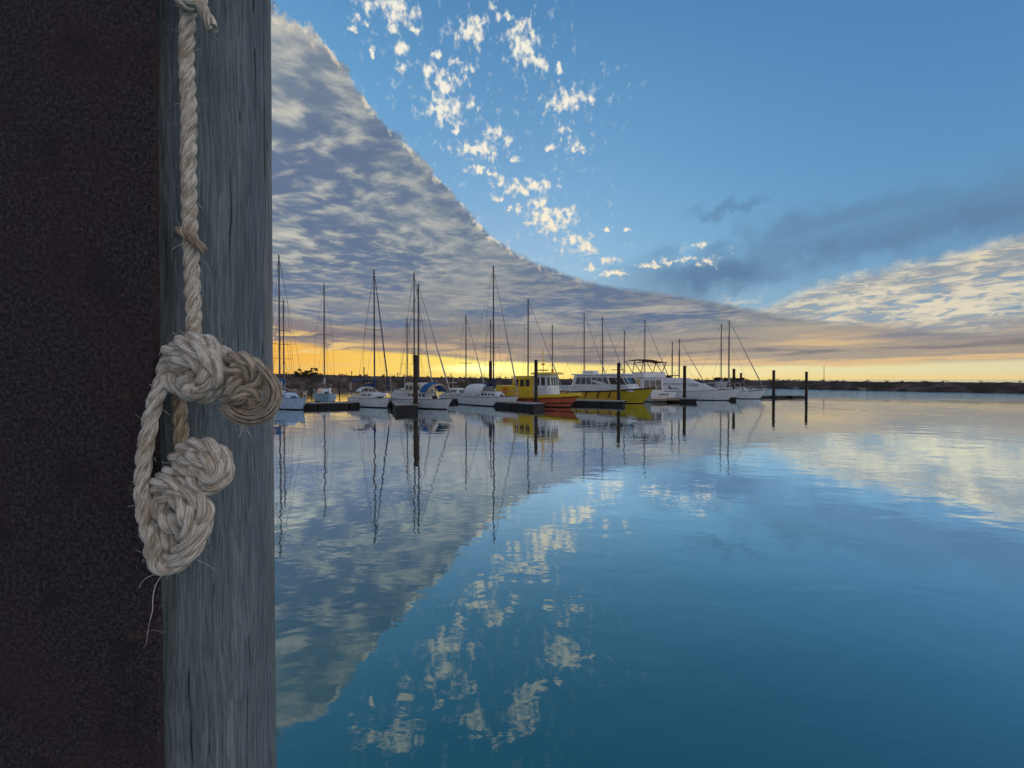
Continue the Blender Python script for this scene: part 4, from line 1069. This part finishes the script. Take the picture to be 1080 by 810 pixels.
# ------------------------------------------------------------------ docks and piles
def dock_piece(name, a, b, w_, label, cat, top=.52, group=None, thick=.5):
    """floating dock from a to b (world points), width w_ to the far side"""
    a, b = Vector((a[0], a[1], 0)), Vector((b[0], b[1], 0)); L_ = (b-a).length
    root = empty(name, a, math.atan2(b.y-a.y, b.x-a.x)); tag(root, label, cat, group)
    n_ = max(2, int(L_/2.6)); seg = L_/n_
    for i in range(n_):
        MB().box(i*seg+.04, (i+1)*seg-.04, .08, w_-.08, -.45, top-.14, .05).build('float', M['float'], root)
    MB().box(0, L_, 0, w_, top-.13, top, .03).build('deck', M['concrete'], root)
    MB().box(.05, L_-.05, -.05, .0, top-.26, top-.05, .015).build('fender_strip', M['black'], root)
    # cleats
    for i in range(1, n_):
        MB().tube([(i*seg-.15, .18, top+.08), (i*seg+.15, .18, top+.08)], .025, 5).tube([(i*seg, .18, top-.02), (i*seg, .18, top+.08)], .03, 5).build('cleat', M['dark_metal'], root)
    return root
wp = [wpt(*q) for q in ((300,431),(369,429.6),(480,424.6),(620,421.2),(803,418.2))]
names = ('dark floating dock left of the white sailboat with navy canvas', 'floating walkway behind the cream-cabined sailboat', 'floating walkway behind the yellow pilot boat', 'floating walkway behind the ferry and the motor yachts')
for i in range(4): dock_piece('floating_dock', wp[i], wp[i+1]-(wp[i+1]-wp[i]).normalized()*.08, 2.2, names[i], 'dock', group='sections of the floating walkway')
def finger(px, yw, L_, deg, label, w_=1.5, top=.54):
    e_ = wpt(px, yw); h = Vector((math.sin(R(deg)), -math.cos(R(deg)), 0)); a = e_ - h*L_
    # a..e_ runs along the right-hand edge; width goes to the left
    n_ = Vector((h.y, -h.x, 0))
    root = empty('finger_dock', e_, math.atan2(-h.y, -h.x)); tag(root, label, 'finger dock', 'finger docks between the boats')
    k = max(2, int(L_/2.4)); seg = L_/k
    for i in range(k): MB().box(i*seg+.04, (i+1)*seg-.04, w_*0+.06, w_-.06, -.45, top-.14, .05).build('float', M['float'], root)
    MB().box(0, L_, 0, w_, top-.13, top, .03).build('deck', M['concrete'], root)
    MB().box(-.05, 0, .05, w_-.05, top-.3, top-.05, .015).build('fender_strip', M['black'], root)
    return root
finger(441, 434.6, 12, 20, 'dark finger dock pointing at the camera below the cream-cabined sailboat', 2.0, .70)
finger(575, 431.0, 6.5, 44, 'finger dock with pale top in front of the yellow pilot boat', 1.8, .60)
finger(660, 427.2, 12, 64, 'finger dock along the yellow side of the ferry', 1.8, .56)
finger(735, 424.0, 9.5, 64, 'finger dock in front of the long white motor yacht', 1.8)
finger(777, 422.2, 5, 60, 'short finger dock at the bow of the long white motor yacht', 1.4)
def pile(px, yw, ytop, r, label, m='rustpile', name='mooring_pile', cap=True, group='mooring piles of the marina'):
    p = wpt(px, yw); H = top_z(yw, ytop); root = empty(name, p); tag(root, label, 'mooring pile', group)
    mb = MB(); rings = []
    for j in range(22):
        z = -1.2+(H+1.2)*j/21
        rings.append([(math.cos(2*math.pi*k/18)*r*(1+.02*mnoise.noise(Vector((k*1.1, z*2, px)))), math.sin(2*math.pi*k/18)*r*(1+.02*mnoise.noise(Vector((k, z*2, px+5)))), z) for k in range(18)])
    mb.loft(rings).build('shaft', M[m], root, smooth=True)
    MB().tube([(0,0,-.6), (0,0,.55)], r*1.03, 18).build('tide_band', M['black'], root, smooth=True)
    if cap: MB().tube([(0,0,H-.02), (0,0,H+.10), (0,0,H+.16)], [r*1.06, r*1.06, r*.5], 18).build('cap', M['black'], root, smooth=True)
    mb = MB(); mb.tube([(math.cos(a)*r*1.35, math.sin(a)*r*1.35, .72) for a in [i*math.pi/8 for i in range(17)]], .05, 6); mb.build('guide_ring', M['dark_metal'], root)
pile(438.3, 434.0, 376, .21, 'thickest dark mooring pile, rising in front of the cream-cabined sailboat')
pile(565.3, 430.0, 381, .18, 'dark mooring pile in front of the yellow pilot boat')
pile(652.5, 426.5, 384, .20, 'dark mooring pile in front of the yellow ferry')
pile(722, 423.8, 387, .20, 'dark mooring pile in front of the long white motor yacht')
pile(774, 421.8, 390, .19, 'dark mooring pile where the long yacht and the last sailboat overlap')
pile(781.5, 413.5, 394, .24, 'distant dark mooring pile seen over the last sailboat')
pile(816, 421.0, 391.5, .19, 'lone dark mooring pile at the left end of the outer floats')
pile(850.5, 420.4, 393, .18, 'lone dark mooring pile at the far right end of the outer floats')
pile(517.3, 421.5, 382, .24, 'rust brown mooring pile behind the domed white sailboat')
for px, yw, yt, lb in ((358, 412.5, 394, 'thin distant pile right of the pale blue sailboat'), (371, 412, 391.5, 'thin distant pile behind the stern of the navy-canvas sailboat'), (384, 413, 387, 'tallest of the thin distant piles, behind the navy-canvas sailboat'),
                       (419.5, 412, 393, 'thin distant pile left of the cream-cabined sailboat'), (404, 412, 394.5, 'thin distant pile behind the bow dinghy'), (475.5, 412, 394, 'thin distant pile behind the small cabin motor boat'), (540, 412, 396, 'thin distant pile left of the yellow pilot boat')):
    pile(px, yw, yt, .11, lb, cap=False)
# outer floats with a light plank joining them
a, b = wpt(803, 420.2), wpt(853, 419.8)
for i, (p0, p1) in enumerate(((803, 815), (819.5, 833.5), (835.5, 850))):
    q0, q1 = wpt(p0, 420.1), wpt(p1, 419.9)
    o = empty('outer_float', q0, math.atan2(q1.y-q0.y, q1.x-q0.x)); L_ = (q1-q0).length
    tag(o, ('low dark float next to the last sailboat, left one of the three outer floats', 'middle one of the three low dark outer floats', 'rightmost of the three low dark outer floats')[i], 'float', 'outer floats')
    MB().box(0, L_, 0, 1.4, -.35, .34, .06).build('float', M['float'], o); MB().box(0, L_, -.03, 1.45, .345, .44, .02).build('deck', M['concrete'], o)
